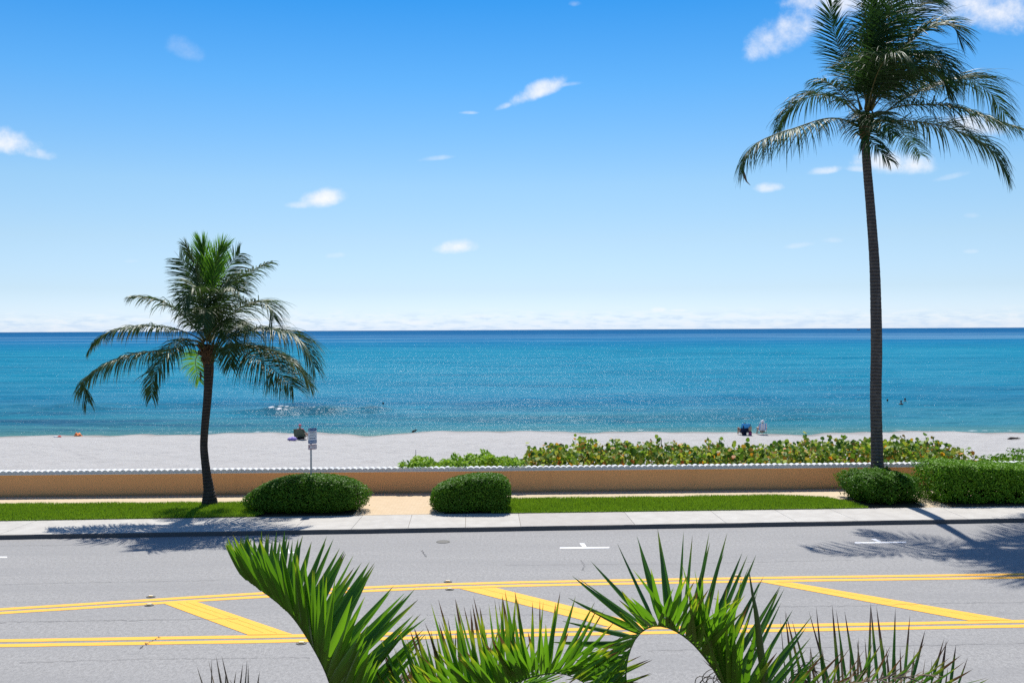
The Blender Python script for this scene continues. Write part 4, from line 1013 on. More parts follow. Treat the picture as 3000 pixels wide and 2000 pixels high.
# left frond seen edge-on: both ranks folded upwards to the right
lf = [crownA] + [pf_(c4, x, y, d) for x, y, d in [(1150, 1720, 0), (1070, 1512, 0), (1000, 1340, 0), (860, 1090, .05), (700, 860, .1), (540, 710, .15), (380, 590, .2), (200, 450, .25), (88, 285, .3)]]
for sd_, aa, bb, sdn, lw_ in ((-1, 42, 18, 301, 0.082), (1, 60, 24, 306, 0.072)):
    frond(palmA, lf, 0.86, (0.86, -0.22, 0.50), mat='palm_near', n=60, w=lw_, droop=-0.06, lift=1.7, a0=aa, a1=bb, s0=0.16, dry=-0.02, drysd=0.08, seed=sdn, K=9, r0=0.019, stalk='rachis_g', tipL=0.20, baseL=0.98, endcut=0.95,
          sides=(sd_,), jit=0.07, twist=0.3, fold=0.3, peak=0.15)
# middle frond arching to the right with burnt tips
frond(palmA, [crownA] + [pf_(c5, x, y, d) for x, y, d in [(200, 1800, 0), (520, 1650, -.1), (870, 1512, -.2), (1020, 1455, -.25), (1200, 1418, -.3), (1330, 1418, -.3), (1480, 1465, -.3), (1570, 1530, -.3), (1680, 1660, -.3)]],
      0.72, UP, arch=-1, mat='palm_near', n=58, w=0.050, droop=-0.05, lift=2.2, a0=80, a1=36, s0=0.14, dry=0.20, drysd=0.12, seed=302, K=9, r0=0.017, stalk='rachis_g', tipL=0.6, baseL=0.9, jit=0.11, twist=0.35, fold=0.35, peak=0.35)
frond(palmA, [crownA] + [pf_(c5, x, y, d) for x, y, d in [(100, 1800, .3), (350, 1680, .4), (620, 1590, .5), (900, 1530, .6), (1150, 1560, .7)]],
      0.60, (0.0, -0.2, 1.0), mat='palm_near', n=40, w=0.040, droop=0.0, lift=1.4, a0=80, a1=40, s0=0.16, dry=0.20, drysd=0.14, seed=303, K=8, r0=0.015, stalk='rachis_g', jit=0.16, twist=0.5, fold=0.35)
# withered frond and dark dry leaflets of the same palm
frond(palmA, [crownA] + [pf_(c4, x, y, d) for x, y, d in [(1500, 1700, .5), (1620, 1600, .6), (1760, 1530, .7), (1880, 1480, .75), (1960, 1420, .8)]],
      0.20, (0, -.6, 1), mat='palm_dry', n=34, w=0.018, droop=0.6, lift=.3, a0=60, a1=20, s0=0.5, dry=0.1, seed=304, K=5, r0=0.012, stalk='rachis_d', jit=0.25)
frond(palmA, [crownA] + [pf_(c4, x, y, d) for x, y, d in [(900, 1850, .0), (500, 1720, -.1), (100, 1640, -.2), (-150, 1640, -.3), (-330, 1680, -.3)]],
      0.30, (0, -.2, 1), mat='palm_dry', n=12, w=0.016, droop=-0.1, lift=1.2, a0=75, a1=50, s0=0.62, dry=0.5, drysd=.2, seed=305, K=7, r0=0.012, stalk='rachis_d', jit=0.22)

# hooked frond of the right palm
hook = [crownB] + [pf_(c6, x, y, d) for x, y, d in [(1560, 1760, 0), (1400, 1512, 0), (1280, 1320, 0), (1100, 1110, -.05), (920, 985, -.1), (760, 945, -.15), (630, 985, -.2), (530, 1095, -.25), (470, 1260, -.25), (452, 1400, -.25), (455, 1560, -.25)]]
frond(palmB, hook, 0.92, UP, arch=1, mat='palm_near', n=72, w=0.052, droop=0.12, lift=1.35, a0=20, a1=56, s0=0.16, dry=0.06, drysd=0.11, seed=311, K=9, r0=0.021, stalk='rachis_g', tipL=0.62, baseL=0.85,
      sides=(-1,), jit=0.13, twist=0.45, fold=0.3, peak=0.35)
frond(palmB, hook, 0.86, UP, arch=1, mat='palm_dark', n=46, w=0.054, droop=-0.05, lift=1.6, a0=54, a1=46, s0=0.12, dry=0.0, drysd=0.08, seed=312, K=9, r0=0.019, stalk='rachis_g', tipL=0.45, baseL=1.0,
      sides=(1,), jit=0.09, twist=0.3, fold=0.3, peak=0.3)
# low right frond whose leaflets poke into the frame
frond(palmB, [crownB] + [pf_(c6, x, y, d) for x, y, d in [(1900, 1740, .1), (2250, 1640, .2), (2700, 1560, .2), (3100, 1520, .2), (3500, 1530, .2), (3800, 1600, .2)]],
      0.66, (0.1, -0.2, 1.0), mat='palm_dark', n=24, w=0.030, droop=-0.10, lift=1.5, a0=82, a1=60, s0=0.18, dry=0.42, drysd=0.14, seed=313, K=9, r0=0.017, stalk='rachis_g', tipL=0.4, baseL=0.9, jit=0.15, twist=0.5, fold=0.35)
frond(palmB, [crownB] + [pf_(c6, x, y, d) for x, y, d in [(1900, 1780, .4), (2350, 1640, .6), (2800, 1570, .7), (3300, 1560, .8), (3650, 1600, .9)]],
      0.42, (0.1, -0.2, 1.0), mat='palm_dry', n=30, w=0.024, droop=-0.1, lift=1.5, a0=80, a1=60, s0=0.2, dry=0.0, drysd=0.3, seed=314, K=8, r0=0.013, stalk='rachis_d', jit=0.2)
# drooping dry straps across it
frond(palmB, [crownB] + [pf_(c6, x, y, d) for x, y, d in [(2100, 1700, -.2), (2500, 1560, -.3), (2900, 1480, -.35), (3300, 1440, -.4), (3560, 1430, -.4)]],
      0.16, (0, -.6, 1), mat='palm_dry', n=16, w=0.016, droop=0.3, lift=.2, a0=40, a1=10, s0=0.4, dry=0.4, seed=315, K=5, r0=0.010, stalk='rachis_d', jit=0.25)
# new unopened spear leaf
b = MB(); sp = catmull([crownB, pf_(c6, 1810, 1560, -.2), pf_(c6, 1775, 1200, -.25), pf_(c6, 1735, 850, -.3), pf_(c6, 1690, 600, -.3), pf_(c6, 1662, 415, -.3)], 24)
b.tube(sp, np.interp(np.linspace(0, 1, 24), [0, .3, .7, 1], [0.040, 0.036, 0.026, 0.003]), 8); b.build('spear_leaf', M['rachis_g'], palmB, smooth=True)
# curled withered bits low in the crown
for cx_, cy_, sd in ((1230, 1430, 1), (2180, 1330, 2), (2080, 1440, 3)):
    rg = np.random.default_rng(sd + 70); b = MB()
    for k in range(9):
        x0 = cx_ + rg.uniform(-110, 120); y0 = cy_ + rg.uniform(-40, 140)
        pts = [pf_(c6, x0 + 60, y0 + 120, .5), pf_(c6, x0, y0 + 40, .5), pf_(c6, x0 + rg.uniform(20, 80), y0 - 40, .5), pf_(c6, x0 + rg.uniform(120, 200), y0 - rg.uniform(10, 60), .5)]
        b.tube(catmull(pts, 9), [0.003, .004, .004, .004, .004, .003, .003, .002, .001], 4)
    b.build('withered_leaflets', M['palm_dry'], palmB)

# ================================================================== SIGN POST
yS = 28.45
foot = P(912, 1500, yS); foot[2] = ZS
sign = thing('parking_sign', foot, 'blue and white parking sign with a red plate on a grey post', 'sign')
b = MB(); xS = foot[0]
ztopS = P(912, 1254, yS)[2]
b.box((xS, yS, (ZS + ztopS) / 2), (0.045, 0.03, ztopS - ZS), bev=0.006); b.build('post', M['steel'], sign)
Rz = Matrix.Rotation(R_(33), 3, 'Z')
def sgn(u, z, d=0.0):          # u across the plate, d towards the viewer
    c_ = Rz @ Vector((u + 0.035, -d - 0.022, 0)); return np.array([xS + c_.x, yS + c_.y, z])
def plate(name, z0, z1, hw, mat, parent, d=0.0, th=0.003, rad=0.025):
    pts = []
    for cx_, cz, a0 in ((hw - rad, z1 - rad, 0), (-hw + rad, z1 - rad, 90), (-hw + rad, z0 + rad, 180), (hw - rad, z0 + rad, 270)):
        for k in range(5):
            a = R_(a0 + 22.5 * k); pts.append((cx_ + rad * math.cos(a), cz + rad * math.sin(a)))
    n_ = len(pts); v_ = [sgn(u, z, d + th) for u, z in pts] + [sgn(u, z, d) for u, z in pts]
    f_ = [tuple(range(n_)), tuple(range(2 * n_ - 1, n_ - 1, -1))] + [(k, n_ + k, n_ + (k + 1) % n_, (k + 1) % n_) for k in range(n_)]
    return mk(name, v_, f_, M[mat], parent)
zA1 = P(915, 1253, yS)[2]; zA0 = P(915, 1299, yS)[2]; zB1 = P(915, 1301, yS)[2]; zB0 = P(915, 1316, yS)[2]; HW = 0.128
pa = plate('parking_plate', zA0, zA1, HW, 'signwhite', sign)
def rect(name, u0, u1, z0, z1, mat, parent, d=0.0055, rad=0.006):
    m_ = (u0 + u1) / 2
    pts = [(u0, z0), (u1, z0), (u1, z1), (u0, z1)]
    v_ = [sgn(u, z, d) for u, z in pts] + [sgn(u, z, d - 0.0015) for u, z in pts]
    return mk(name, v_, [(0, 1, 2, 3), (4, 7, 6, 5), (0, 4, 5, 1), (1, 5, 6, 2), (2, 6, 7, 3), (3, 7, 4, 0)], M[mat], parent)
HA = zA1 - zA0
plate('header_band', zA1 - HA * .20, zA1 - 0.002, HW - .003, 'signblue', pa, 0.0035, 0.002, 0.02)
plate('number_band', zA0 + 0.002, zA0 + HA * .22, HW - .003, 'signblue', pa, 0.0035, 0.002, 0.02)
def text(s, u, z, size, mat, parent, name='lettering', d=0.0075):
    cu = bpy.data.curves.new('t', 'FONT'); cu.body = s; cu.size = size; cu.align_x = 'CENTER'; cu.align_y = 'CENTER'; cu.extrude = 0.0008
    to = bpy.data.objects.new('t', cu); COL.objects.link(to)
    bpy.context.view_layer.update()
    me = bpy.data.meshes.new_from_object(to.evaluated_get(bpy.context.evaluated_depsgraph_get()))
    v_ = [sgn(u + q.co.x, z + q.co.y, d + q.co.z) for q in me.vertices]; f_ = [tuple(p.vertices) for p in me.polygons]
    bpy.data.objects.remove(to); bpy.data.curves.remove(cu); bpy.data.meshes.remove(me)
    return mk(name, v_, f_, M[mat], parent)
text('ParkMobile', 0.035, zA1 - HA * .095, 0.030, 'signwhite', pa)
ring = [(-0.09 + 0.024 * math.cos(k * math.pi / 10) * q, zA1 - HA * .10 + 0.024 * math.sin(k * math.pi / 10) * q) for q in (1, .72) for k in range(20)]
mk('emblem', [sgn(u, z, 0.008) for u, z in ring], [(k, (k + 1) % 20, 20 + (k + 1) % 20, 20 + k) for k in range(20)], M['signwhite'], pa)
text('P', -0.09, zA1 - HA * .10, 0.030, 'signwhite', pa, 'emblem_letter')
text('26100', 0.0, zA0 + HA * .11, 0.088, 'signwhite', pa)
def bars(name, rows, mat, parent):
    b = MB()
    for (u0, u1, z, h_) in rows:
        r_ = np.random.default_rng(int(abs(z) * 9999)); u = u0
        while u < u1:
            wv = r_.uniform(0.006, 0.014); vv = [sgn(a, c_, 0.0055) for a, c_ in ((u, z), (u + wv, z), (u + wv, z + h_), (u, z + h_))]
            b.add(vv, [(0, 1, 2, 3)]); u += wv + 0.004
    return b.build(name, mat, parent)
bars('small_print', [(-.085, .09, zA1 - HA * .27, .012), (-.09, .09, zA1 - HA * .33, .012)], M['signink'], pa)
bars('green_print', [(-.07, .07, zA1 - HA * .44, .014)], M['signgreen'], pa)
bars('small_print', [(-.09, .10, zA1 - HA * .52, .010)], M['signink'], pa)
zr = zA1 - HA * .655
mk('arrow', [sgn(u, z, 0.006) for u, z in [(-.095, zr), (-.065, zr + .02), (-.065, zr + .008), (.065, zr + .008), (.065, zr + .02), (.095, zr), (.065, zr - .02), (.065, zr - .008), (-.065, zr - .008), (-.065, zr - .02)]], [tuple(range(9, -1, -1))], M['signink'], pa)
pb = plate('red_plate', zB0, zB1, HW, 'signred', sign)
HB = zB1 - zB0
plate('white_panel', zB0 + .010, zB1 - .010, HW - .010, 'signwhite', pb, 0.0035, 0.0015, 0.016)
for row in [(-.05, .09, zB1 - .045, .022), (-.02, .09, zB1 - .078, .018), (-.09, .09, zB0 + .02, .020)]: bars('red_print', [row], M['signred'], pb)
mk('red_symbol', [sgn(u, z, .006) for u, z in [(-.10, zB0 + .055), (-.075, zB0 + .055), (-.06, zB0 + .10), (-.10, zB0 + .11)]], [(0, 1, 2, 3)], M['signred'], pb)

# ================================================================== PEOPLE ON THE BEACH
def skin_body(name, joints, edges, radii, mat, root, sub=2, rootv=0):
    me = bpy.data.meshes.new('b'); me.from_pydata([tuple(j) for j in joints], edges, []); me.update()
    o = bpy.data.objects.new('b', me); COL.objects.link(o)
    md = o.modifiers.new('s', 'SKIN'); sk = me.skin_vertices[0].data
    for i, r in enumerate(radii):
        sk[i].radius = (r, r) if not hasattr(r, '__len__') else r
        sk[i].use_root = (i == rootv)
    sb = o.modifiers.new('u', 'SUBSURF'); sb.levels = sub; sb.render_levels = sub
    bpy.context.view_layer.update()
    m2 = bpy.data.meshes.new_from_object(o.evaluated_get(bpy.context.evaluated_depsgraph_get()))
    vs = [tuple(v_.co) for v_ in m2.vertices]; fs = [tuple(p.vertices) for p in m2.polygons]
    bpy.data.objects.remove(o); bpy.data.meshes.remove(me); bpy.data.meshes.remove(m2)
    return mk(name, vs, fs, M[mat], root, smooth=True)

def ellipsoid(c, r, n=12, m_=9, zcut=None):
    v_, f_ = [], []
    for i in range(m_ + 1):
        ph = math.pi * i / m_
        for k in range(n):
            th = 2 * math.pi * k / n
            v_.append((c[0] + r[0] * math.sin(ph) * math.cos(th), c[1] + r[1] * math.sin(ph) * math.sin(th), c[2] + r[2] * math.cos(ph)))
    last = m_ if zcut is None else zcut
    for i in range(last):
        for k in range(n):
            f_.append((i * n + k, i * n + (k + 1) % n, (i + 1) * n + (k + 1) % n, (i + 1) * n + k))
    return v_, f_

def person(label, o_, J, skin='skin', hair='dark_hair', hat=None, top=None, shorts=None, group=None):
    """J: named joints relative to o_; facing +y (the sea)"""
    root = thing('person', o_, label, 'person', group)
    V = lambda k: np.array(o_) + np.array(J[k], float)
    names = ['hip', 'belly', 'chest', 'neck', 'head', 'crown']
    pts = [V(k) for k in names]; rad = [0.125, 0.12, 0.135, 0.05, 0.088, 0.06]
    edges = [(i, i + 1) for i in range(5)]
    pts.append(V('head') + np.array([0, 0.075, -0.012])); rad.append(0.022); edges.append((4, 6))     # nose and face front
    for s in ('l', 'r'):
        a = len(pts); pts += [V(s + 'sh'), V(s + 'el'), V(s + 'wr'), V(s + 'hd')]; rad += [0.055, 0.040, 0.028, 0.034]
        edges += [(2, a), (a, a + 1), (a + 1, a + 2), (a + 2, a + 3)]
        wr, hd = V(s + 'wr'), V(s + 'hd'); dr = nrm(hd - wr); sd = nrm(np.cross(dr, [0, 0, 1.0])); dn = np.cross(sd, dr)
        for k, off in enumerate((-0.030, -0.010, 0.010, 0.030)):
            b_ = len(pts); ln = (0.065, 0.075, 0.072, 0.055)[k]
            pts += [hd + dr * 0.035 + sd * off, hd + dr * (0.035 + ln * .6) + sd * off * 1.1 - dn * 0.012, hd + dr * (0.035 + ln * .85) + sd * off * 1.1 - dn * 0.035]
            rad += [0.010, 0.009, 0.007]; edges += [(a + 3, b_), (b_, b_ + 1), (b_ + 1, b_ + 2)]
        b_ = len(pts); sg = 1 if s == 'l' else -1
        pts += [hd + sd * 0.045 * sg - dn * 0.01, hd + sd * 0.062 * sg + dr * 0.04 - dn * 0.02]; rad += [0.011, 0.008]; edges += [(a + 3, b_), (b_, b_ + 1)]
        a = len(pts); pts += [V(s + 'hp'), V(s + 'kn'), V(s + 'an'), V(s + 'ft')]; rad += [0.085, 0.058, 0.038, 0.034]
        edges += [(0, a), (a, a + 1), (a + 1, a + 2), (a + 2, a + 3)]
    body = skin_body('body', pts, edges, rad, skin, root)
    hd = V('head')
    b = MB(); v_, f_ = ellipsoid(hd + [0, -0.012, 0.035], (0.098, 0.108, 0.105), zcut=6); b.add(v_, f_); b.build('hair', M[hair], body, smooth=True)
    for sx_ in (-1, 1):
        b = MB(); v_, f_ = ellipsoid(hd + [sx_ * 0.034, 0.083, 0.012], (0.014, 0.010, 0.009), 8, 6); b.add(v_, f_); b.build('eye', M['dark_hair'], body)
    b = MB(); b.box(hd + [0, 0.080, -0.048], (0.045, 0.012, 0.010)); b.build('mouth', M['pink_fabric'], body)
    for sx_ in (-1, 1):
        b = MB(); v_, f_ = ellipsoid(hd + [sx_ * 0.093, -0.005, -0.005], (0.014, 0.026, 0.034), 8, 6); b.add(v_, f_); b.build('ear', M[skin], body)
    if hat:
        b = MB(); v_, f_ = ellipsoid(hd + [0, -0.005, 0.055], (0.112, 0.122, 0.105), 14, 10, zcut=6); b.add(v_, f_)
        br_ = 0.07 if hat[1] else 0.0
        if br_:
            n_ = 20; v_ = [(hd[0] + math.cos(k * 2 * math.pi / n_) * q, hd[1] + math.sin(k * 2 * math.pi / n_) * q, hd[2] + zz_) for q, zz_ in ((0.105, .055), (0.185, .035), (0.185, .030), (.105, .048)) for k in range(n_)]
            b.add(v_, [(i * n_ + k, i * n_ + (k + 1) % n_, (i + 1) * n_ + (k + 1) % n_, (i + 1) * n_ + k) for i in range(3) for k in range(n_)])
        else:
            b.box(hd + [0, 0.14, 0.05], (0.15, 0.10, 0.012), Matrix.Rotation(R_(-12), 3, 'X'), bev=0.004)
        b.build('hat', M[hat[0]], body, smooth=True)
    if top:
        pp = [V('hip'), V('belly'), V('chest'), V('lsh'), V('rsh'), V('lsh') * .55 + V('lel') * .45, V('rsh') * .55 + V('rel') * .45, V('chest') * .5 + V('neck') * .5]
        skin_body('shirt', pp, [(0, 1), (1, 2), (2, 3), (2, 4), (3, 5), (4, 6), (2, 7)], [.14, .137, .15, .075, .075, .062, .062, .07], top, body)
    if shorts:
        pp = [V('hip'), V('lhp'), V('rhp'), V('lhp') * .45 + V('lkn') * .55, V('rhp') * .45 + V('rkn') * .55]
        skin_body('shorts', pp, [(0, 1), (0, 2), (1, 3), (2, 4)], [.142, .10, .10, .082, .082], shorts, body)
    return root

def seated(seat_h=0.30, recl=0.22, knee=0.45, arm_out=0.26):
    """low beach-chair pose facing +y, origin on the sand under the seat"""
    J = dict(hip=(0, 0, seat_h + .12), belly=(0, -recl * .35, seat_h + .30), chest=(0, -recl * .8, seat_h + .48), neck=(0, -recl * 1.05, seat_h + .64), head=(0, -recl * 1.0, seat_h + .77), crown=(0, -recl * 1.0, seat_h + .85))
    for s, q in (('l', -1), ('r', 1)):
        J[s + 'sh'] = (q * .19, -recl * .85, seat_h + .54); J[s + 'el'] = (q * arm_out, -recl * .55, seat_h + .29); J[s + 'wr'] = (q * arm_out, .12, seat_h + .24); J[s + 'hd'] = (q * arm_out, .19, seat_h + .235)
        J[s + 'hp'] = (q * .10, .04, seat_h + .11); J[s + 'kn'] = (q * .14, .46, max(seat_h + .10, knee)); J[s + 'an'] = (q * .15, .62, .08); J[s + 'ft'] = (q * .16, .76, .04)
    return J

def beach_chair(label, o_, seat_h, back_h, recl, w, fab, frame, stripes=None, arms=True, rz=0.0, group=None, roundtop=False):
    root = thing('beach_chair', o_, label, 'beach chair', group)
    c = np.array(o_)
    R3 = Matrix.Rotation(rz, 3, 'Z')
    def T_(p): q = R3 @ Vector([float(a) for a in p]); return c + np.array(q)
    # seat sling
    def sling(name, pts, mat, wd=w, th=0.012, parent=root, x0=None, x1=None, lift_=0.0, arch=False):
        pts = catmull([np.array(p, float) for p in pts], 10)
        xa, xb = (-wd / 2, wd / 2) if x0 is None else (x0, x1)
        nx = 7; v_ = []
        for layer in (0, 1):
            for i, p in enumerate(pts):
                for k in range(nx):
                    t = k / (nx - 1); sag = -0.025 * math.sin(math.pi * t) * math.sin(math.pi * i / 9)
                    zt_ = (-0.26 * abs(2 * t - 1) ** 3 * (i / 9) ** 3) if arch else 0
                    v_.append(T_((xa + (xb - xa) * t, p[1] + sag * .6 - layer * th - lift_, p[2] + sag - layer * th * .5 + zt_)))
        n0 = len(pts) * nx; f_ = []
        for i in range(len(pts) - 1):
            for k in range(nx - 1):
                a = i * nx + k; f_.append((a, a + 1, a + nx + 1, a + nx)); f_.append((n0 + a, n0 + a + nx, n0 + a + nx + 1, n0 + a + 1))
        ed = [i for i in range(nx)] + [i * nx + nx - 1 for i in range(1, len(pts))] + [(len(pts) - 1) * nx + k for k in range(nx - 2, -1, -1)] + [i * nx for i in range(len(pts) - 2, 0, -1)]
        for a, b_ in zip(ed, ed[1:] + ed[:1]): f_.append((a, n0 + a, n0 + b_, b_))
        return mk(name, v_, f_, M[mat], parent, smooth=False)
    zb = seat_h - 0.02; rk = 0.72 if roundtop else 1.0
    sling('seat', [(0, .26, seat_h + .03), (0, .05, zb), (0, -.16, zb)], fab)
    bk = [(0, -.15, zb + .02), (0, -.15 - recl * .5, zb + back_h * .5), (0, -.15 - recl, zb + back_h)]
    back = sling('backrest', bk, fab, arch=roundtop)
    if stripes:
        for (u0, u1, m_) in stripes:
            sling('stripe', bk, m_, parent=back, x0=u0 * w, x1=u1 * w, lift_=0.014, th=0.002)
    for q in (-1, 1):
        x = q * (w / 2 + .012)
        b = MB(); b.tube([T_((x, .28, seat_h + .03)), T_((x, -.16, zb)), T_((x, -.15 - recl * rk, zb + back_h * rk))], .012, 8); b.build('side_rail', M[frame], root, smooth=True)
        b = MB(); b.tube([T_((x, .25, seat_h + .02)), T_((x + q * .02, .20, 0.0))], .012, 8); b.build('leg', M[frame], root, smooth=True)
        b = MB(); b.tube([T_((x, -.12, zb)), T_((x + q * .02, -.26, 0.0))], .012, 8); b.build('leg', M[frame], root, smooth=True)
        if arms:
            b = MB(); b.box(T_((x + q * .03, .03, seat_h + .235)), (.055, .46, .022), R3, bev=.006); b.build('armrest', M[frame] if frame != 'steel' else M['white_fabric'], root)
            b = MB(); b.tube([T_((x + q * .03, .2, seat_h + .23)), T_((x, .22, seat_h + .02))], .010, 6); b.build('arm_post', M[frame], root)
    b = MB(); b.tube([T_(((2 * k / 12 - 1) * w / 2, -.15 - recl * (1 - .28 * abs(k / 6 - 1) ** 3 * roundtop), zb + back_h - (.26 * abs(k / 6 - 1) ** 3 if roundtop else 0))) for k in range(13)], .013, 8)
    b.build('top_rail', M[frame], root, smooth=True)
    return root

def on_sand(px, py):            # march the pixel ray down to the sand
    d = ray(px, py)
    for y in np.linspace(45, 100, 2200):
        p_ = CAM + d * y
        if p_[2] <= sand_z(p_[0], y): return np.array([p_[0], y, float(sand_z(p_[0], y))])
    return CAM + d * 78
YC = 74.0
def on_sand_y(px, y):
    x = P(px, 1280, y)[0]; return np.array([x, y, float(sand_z(x, y))])
def sc_h(npx, y): return npx * y / F
# blue chair with low seat
cA = on_sand(2180, 1274)
beach_chair('blue low beach chair at the waterline seen from behind, towel over its back', cA, 0.24, 0.66, 0.42, 0.62, 'navy_fabric', 'navy_fabric', [(-.5, .5, 'navy_fabric')], rz=0.05)
b = MB()
tw_ = []
for i in range(9):
    for k in range(9):
        u = -0.31 + 0.62 * k / 8; t = i / 8
        y_ = -.15 - .42 * (0.55 + .47 * t) - .035 - .006 * math.sin(k * 1.9); z_ = .22 + .66 * (0.52 + .5 * t) + .01 * math.sin(k * 1.3)
        tw_.append((cA[0] + u, cA[1] + y_, cA[2] + z_))
tw2 = [(x, y + .02, z + .012) for x, y, z in tw_]
ff = [tuple(i * 9 + k + o for o in (0, 1, 10, 9)) for i in range(8) for k in range(8)]
b.add(tw_ + tw2, ff + [tuple(81 + q for q in reversed(f_)) for f_ in ff] + [(72 + k, 73 + k, 154 + k, 153 + k) for k in range(8)])
tag(b.build('beach_towel', M['blue_fabric'], loc=(cA[0], cA[1] - .5, cA[2] + .6)), 'bright blue towel draped over the back of the blue beach chair', 'towel')
person('person reclining low in the blue beach chair, mostly hidden, knee out to the left', cA + [0, .02, 0], dict(seated(0.03, 0.22, 0.42, .36), lkn=(-.36, .36, .56), lan=(-.36, .42, .10), lft=(-.38, .55, .05)), 'skin', 'dark_hair', None, 'navy_fabric', 'navy_fabric')
# striped high chair with the white-hatted sitter
cB = on_sand(2233, 1273)
beach_chair('white and blue striped beach chair at the waterline', cB, 0.34, 0.56, 0.18, 0.56, 'white_fabric', 'steel', [(-.44, -.30, 'blue_fabric'), (-.12, -.06, 'blue_fabric'), (0.02, .12, 'blue_fabric'), (.26, .40, 'blue_fabric')], rz=-0.06)
person('person in a white hat sitting in the striped beach chair facing the sea', cB, dict(seated(0.19, 0.10, 0.50, .34), lel=(-.34, -.02, .54), lwr=(-.36, .16, .52), lhd=(-.36, .22, .51), lkn=(-.24, .40, .52), lan=(-.30, .40, .10), lft=(-.32, .54, .05)), 'skin', 'white_fabric', ('white_fabric', True), 'white_fabric', 'straw_fabric')
# straw bag standing on a mauve cooler between the chairs
cC = on_sand(2197, 1275) + [0, -0.08, 0]
root = thing('cooler', cC, 'mauve cooler box standing on the sand between the two beach chairs', 'cooler')
b = MB(); b.box(cC + [0, 0, .13], (.20, .22, .26), bev=.02); b.build('box', M['mauve_plastic'], root)
b = MB(); b.box(cC + [0, 0, .285], (.215, .235, .045), bev=.015); b.build('lid', M['wine_fabric'], root)
root = thing('straw_bag', cC + [0, 0, .31], 'straw beach bag resting on the mauve cooler beside the blue chair', 'bag')
pr = [(.075, 0), (.10, .10), (.115, .24), (.105, .34), (.09, .345), (.095, .24)]
b = MB(); n_ = 14; vv = [(cC[0] + q * math.cos(2 * math.pi * k / n_) * (1.1 if z < .3 else 1.15), cC[1] + q * .75 * math.sin(2 * math.pi * k / n_), cC[2] + .31 + z + .02 * math.sin(k * 2.0) * (z > .3)) for q, z in pr for k in range(n_)]
b.add(vv, [(i * n_ + k, i * n_ + (k + 1) % n_, (i + 1) * n_ + (k + 1) % n_, (i + 1) * n_ + k) for i in range(5) for k in range(n_)] + [tuple(range(n_ - 1, -1, -1))]); b.build('bag_body', M['straw_fabric'], root, smooth=True)
for q in (-1, 1):
    b = MB(); b.tube(catmull([cC + [-.07, q * .06, .63], cC + [-.05, q * .06, .76], cC + [.02, q * .06, .80], cC + [.06, q * .06, .74], cC + [.07, q * .06, .63]], 14), .010, 6); b.build('handle', M['driftwood'], root)
# left: olive chair, pink hat
cD = on_sand(881, 1287)
beach_chair('dark olive round-backed low beach chair beside the parking sign on the left beach', cD, 0.22, 0.60, 0.30, 0.80, 'olive_fabric', 'black_fabric', [(-.48, .48, 'olive_fabric')], rz=-0.12, roundtop=True)
person('person in a pink and white cap sitting in the olive beach chair', cD + [0, 0, 0], dict(seated(0.22, 0.24, 0.40, .38), rkn=(.46, .36, .34), ran=(.52, .30, .09), rft=(.55, .18, .05)), 'skin', 'straw_fabric', ('pink_fabric', False), 'pink_fabric', 'black_fabric')
b = MB(); b.box(cD + [0, -.10, .11], (.62, .06, .16), bev=.02); tag(b.build('carry_bag', M['black_fabric'], loc=cD + [0, -.3, 0]), 'black flat carry bag under the olive beach chair', 'bag')
cE = on_sand(856, 1289)
rg = np.random.default_rng(12); v_, f_ = ellipsoid(np.zeros(3), (.32, .22, .24), 16, 12)
v_ = [(x * (1 + .2 * math.sin(7 * y + 3 * z * 9)), y, max(-.02, z * (1 + .3 * math.sin(x * 17) * math.cos(x * 9 + 1)))) for x, y, z in v_]
tag(mk('crumpled_towel', np.array(v_) + cE + [0, 0, .03], f_, M['purple_fabric'], loc=cE, smooth=True), 'crumpled lilac towel on the sand left of the olive chair', 'towel')
for k, (px, py) in enumerate([(846, 1287.5), (848.5, 1290.5)]):
    c = on_sand(px, py); v_, f_ = ellipsoid(c + [0, 0, .03], (.05, .13, .045), 10, 8); v_ = [(x, y, max(z, c[2] + .004)) for x, y, z in v_]
    tag(mk('shoe', v_, f_, M['black_fabric'], loc=c, smooth=True), 'black shoe lying on the sand next to the lilac towel', 'shoe', 'pair of black shoes by the lilac towel')
# things washed up by the water
def rag_obj(name, px, py, r, mat, label, cat, seed):
    c = on_sand(px, py); v_, f_ = ellipsoid(np.zeros(3), r, 22, 14); rr = np.random.default_rng(seed).uniform(0, 6, 4)
    v_ = [(x * (1 + .15 * math.sin(z * 30 + rr[0])), y * (1 + .2 * math.sin(x * 12 + rr[1])), max(-.02, z * (1 + .55 * math.sin(x * 19 + rr[2]) * math.sin(x * 7 + y * 11 + rr[3])))) for x, y, z in v_]
    return tag(mk(name, np.array(v_) + c + [0, 0, .02], f_, M[mat], loc=c, smooth=True), label, cat)
rag_obj('orange_cloth', 229, 1277, (.32, .22, .20), 'orange_fabric', 'crumpled orange cloth lying at the waterline on the far left', 'cloth', 1)
rag_obj('white_bag', 163, 1280, (.16, .12, .07), 'white_fabric', 'small white bag lying on the sand left of the dark red cloth', 'bag', 2)
rag_obj('red_cloth', 174, 1280, (.14, .12, .09), 'red_fabric', 'small dark red cloth on the sand left of the orange cloth', 'cloth', 3)
def driftwood(px, py, L, label, a=0.2):
    c = on_sand(px, py); b = MB()
    b.tube(catmull([c + [-L / 2, 0, .03], c + [-L * .2, .05, .09], c + [L * .2, -.04, .08 + a * .3], c + [L / 2, .02, .05 + a]], 12), [.02, .05, .07, .08, .075, .07, .06, .06, .05, .04, .03, .015], 8)
    b.tube([c + [L * .1, 0, .08], c + [L * .25, -.1, .16 + a]], [.03, .008], 6)
    tag(b.build('driftwood', M['driftwood'], loc=c, smooth=True), label, 'driftwood')
driftwood(1214, 1266, .42, 'dark piece of driftwood at the water edge near the middle', .18)
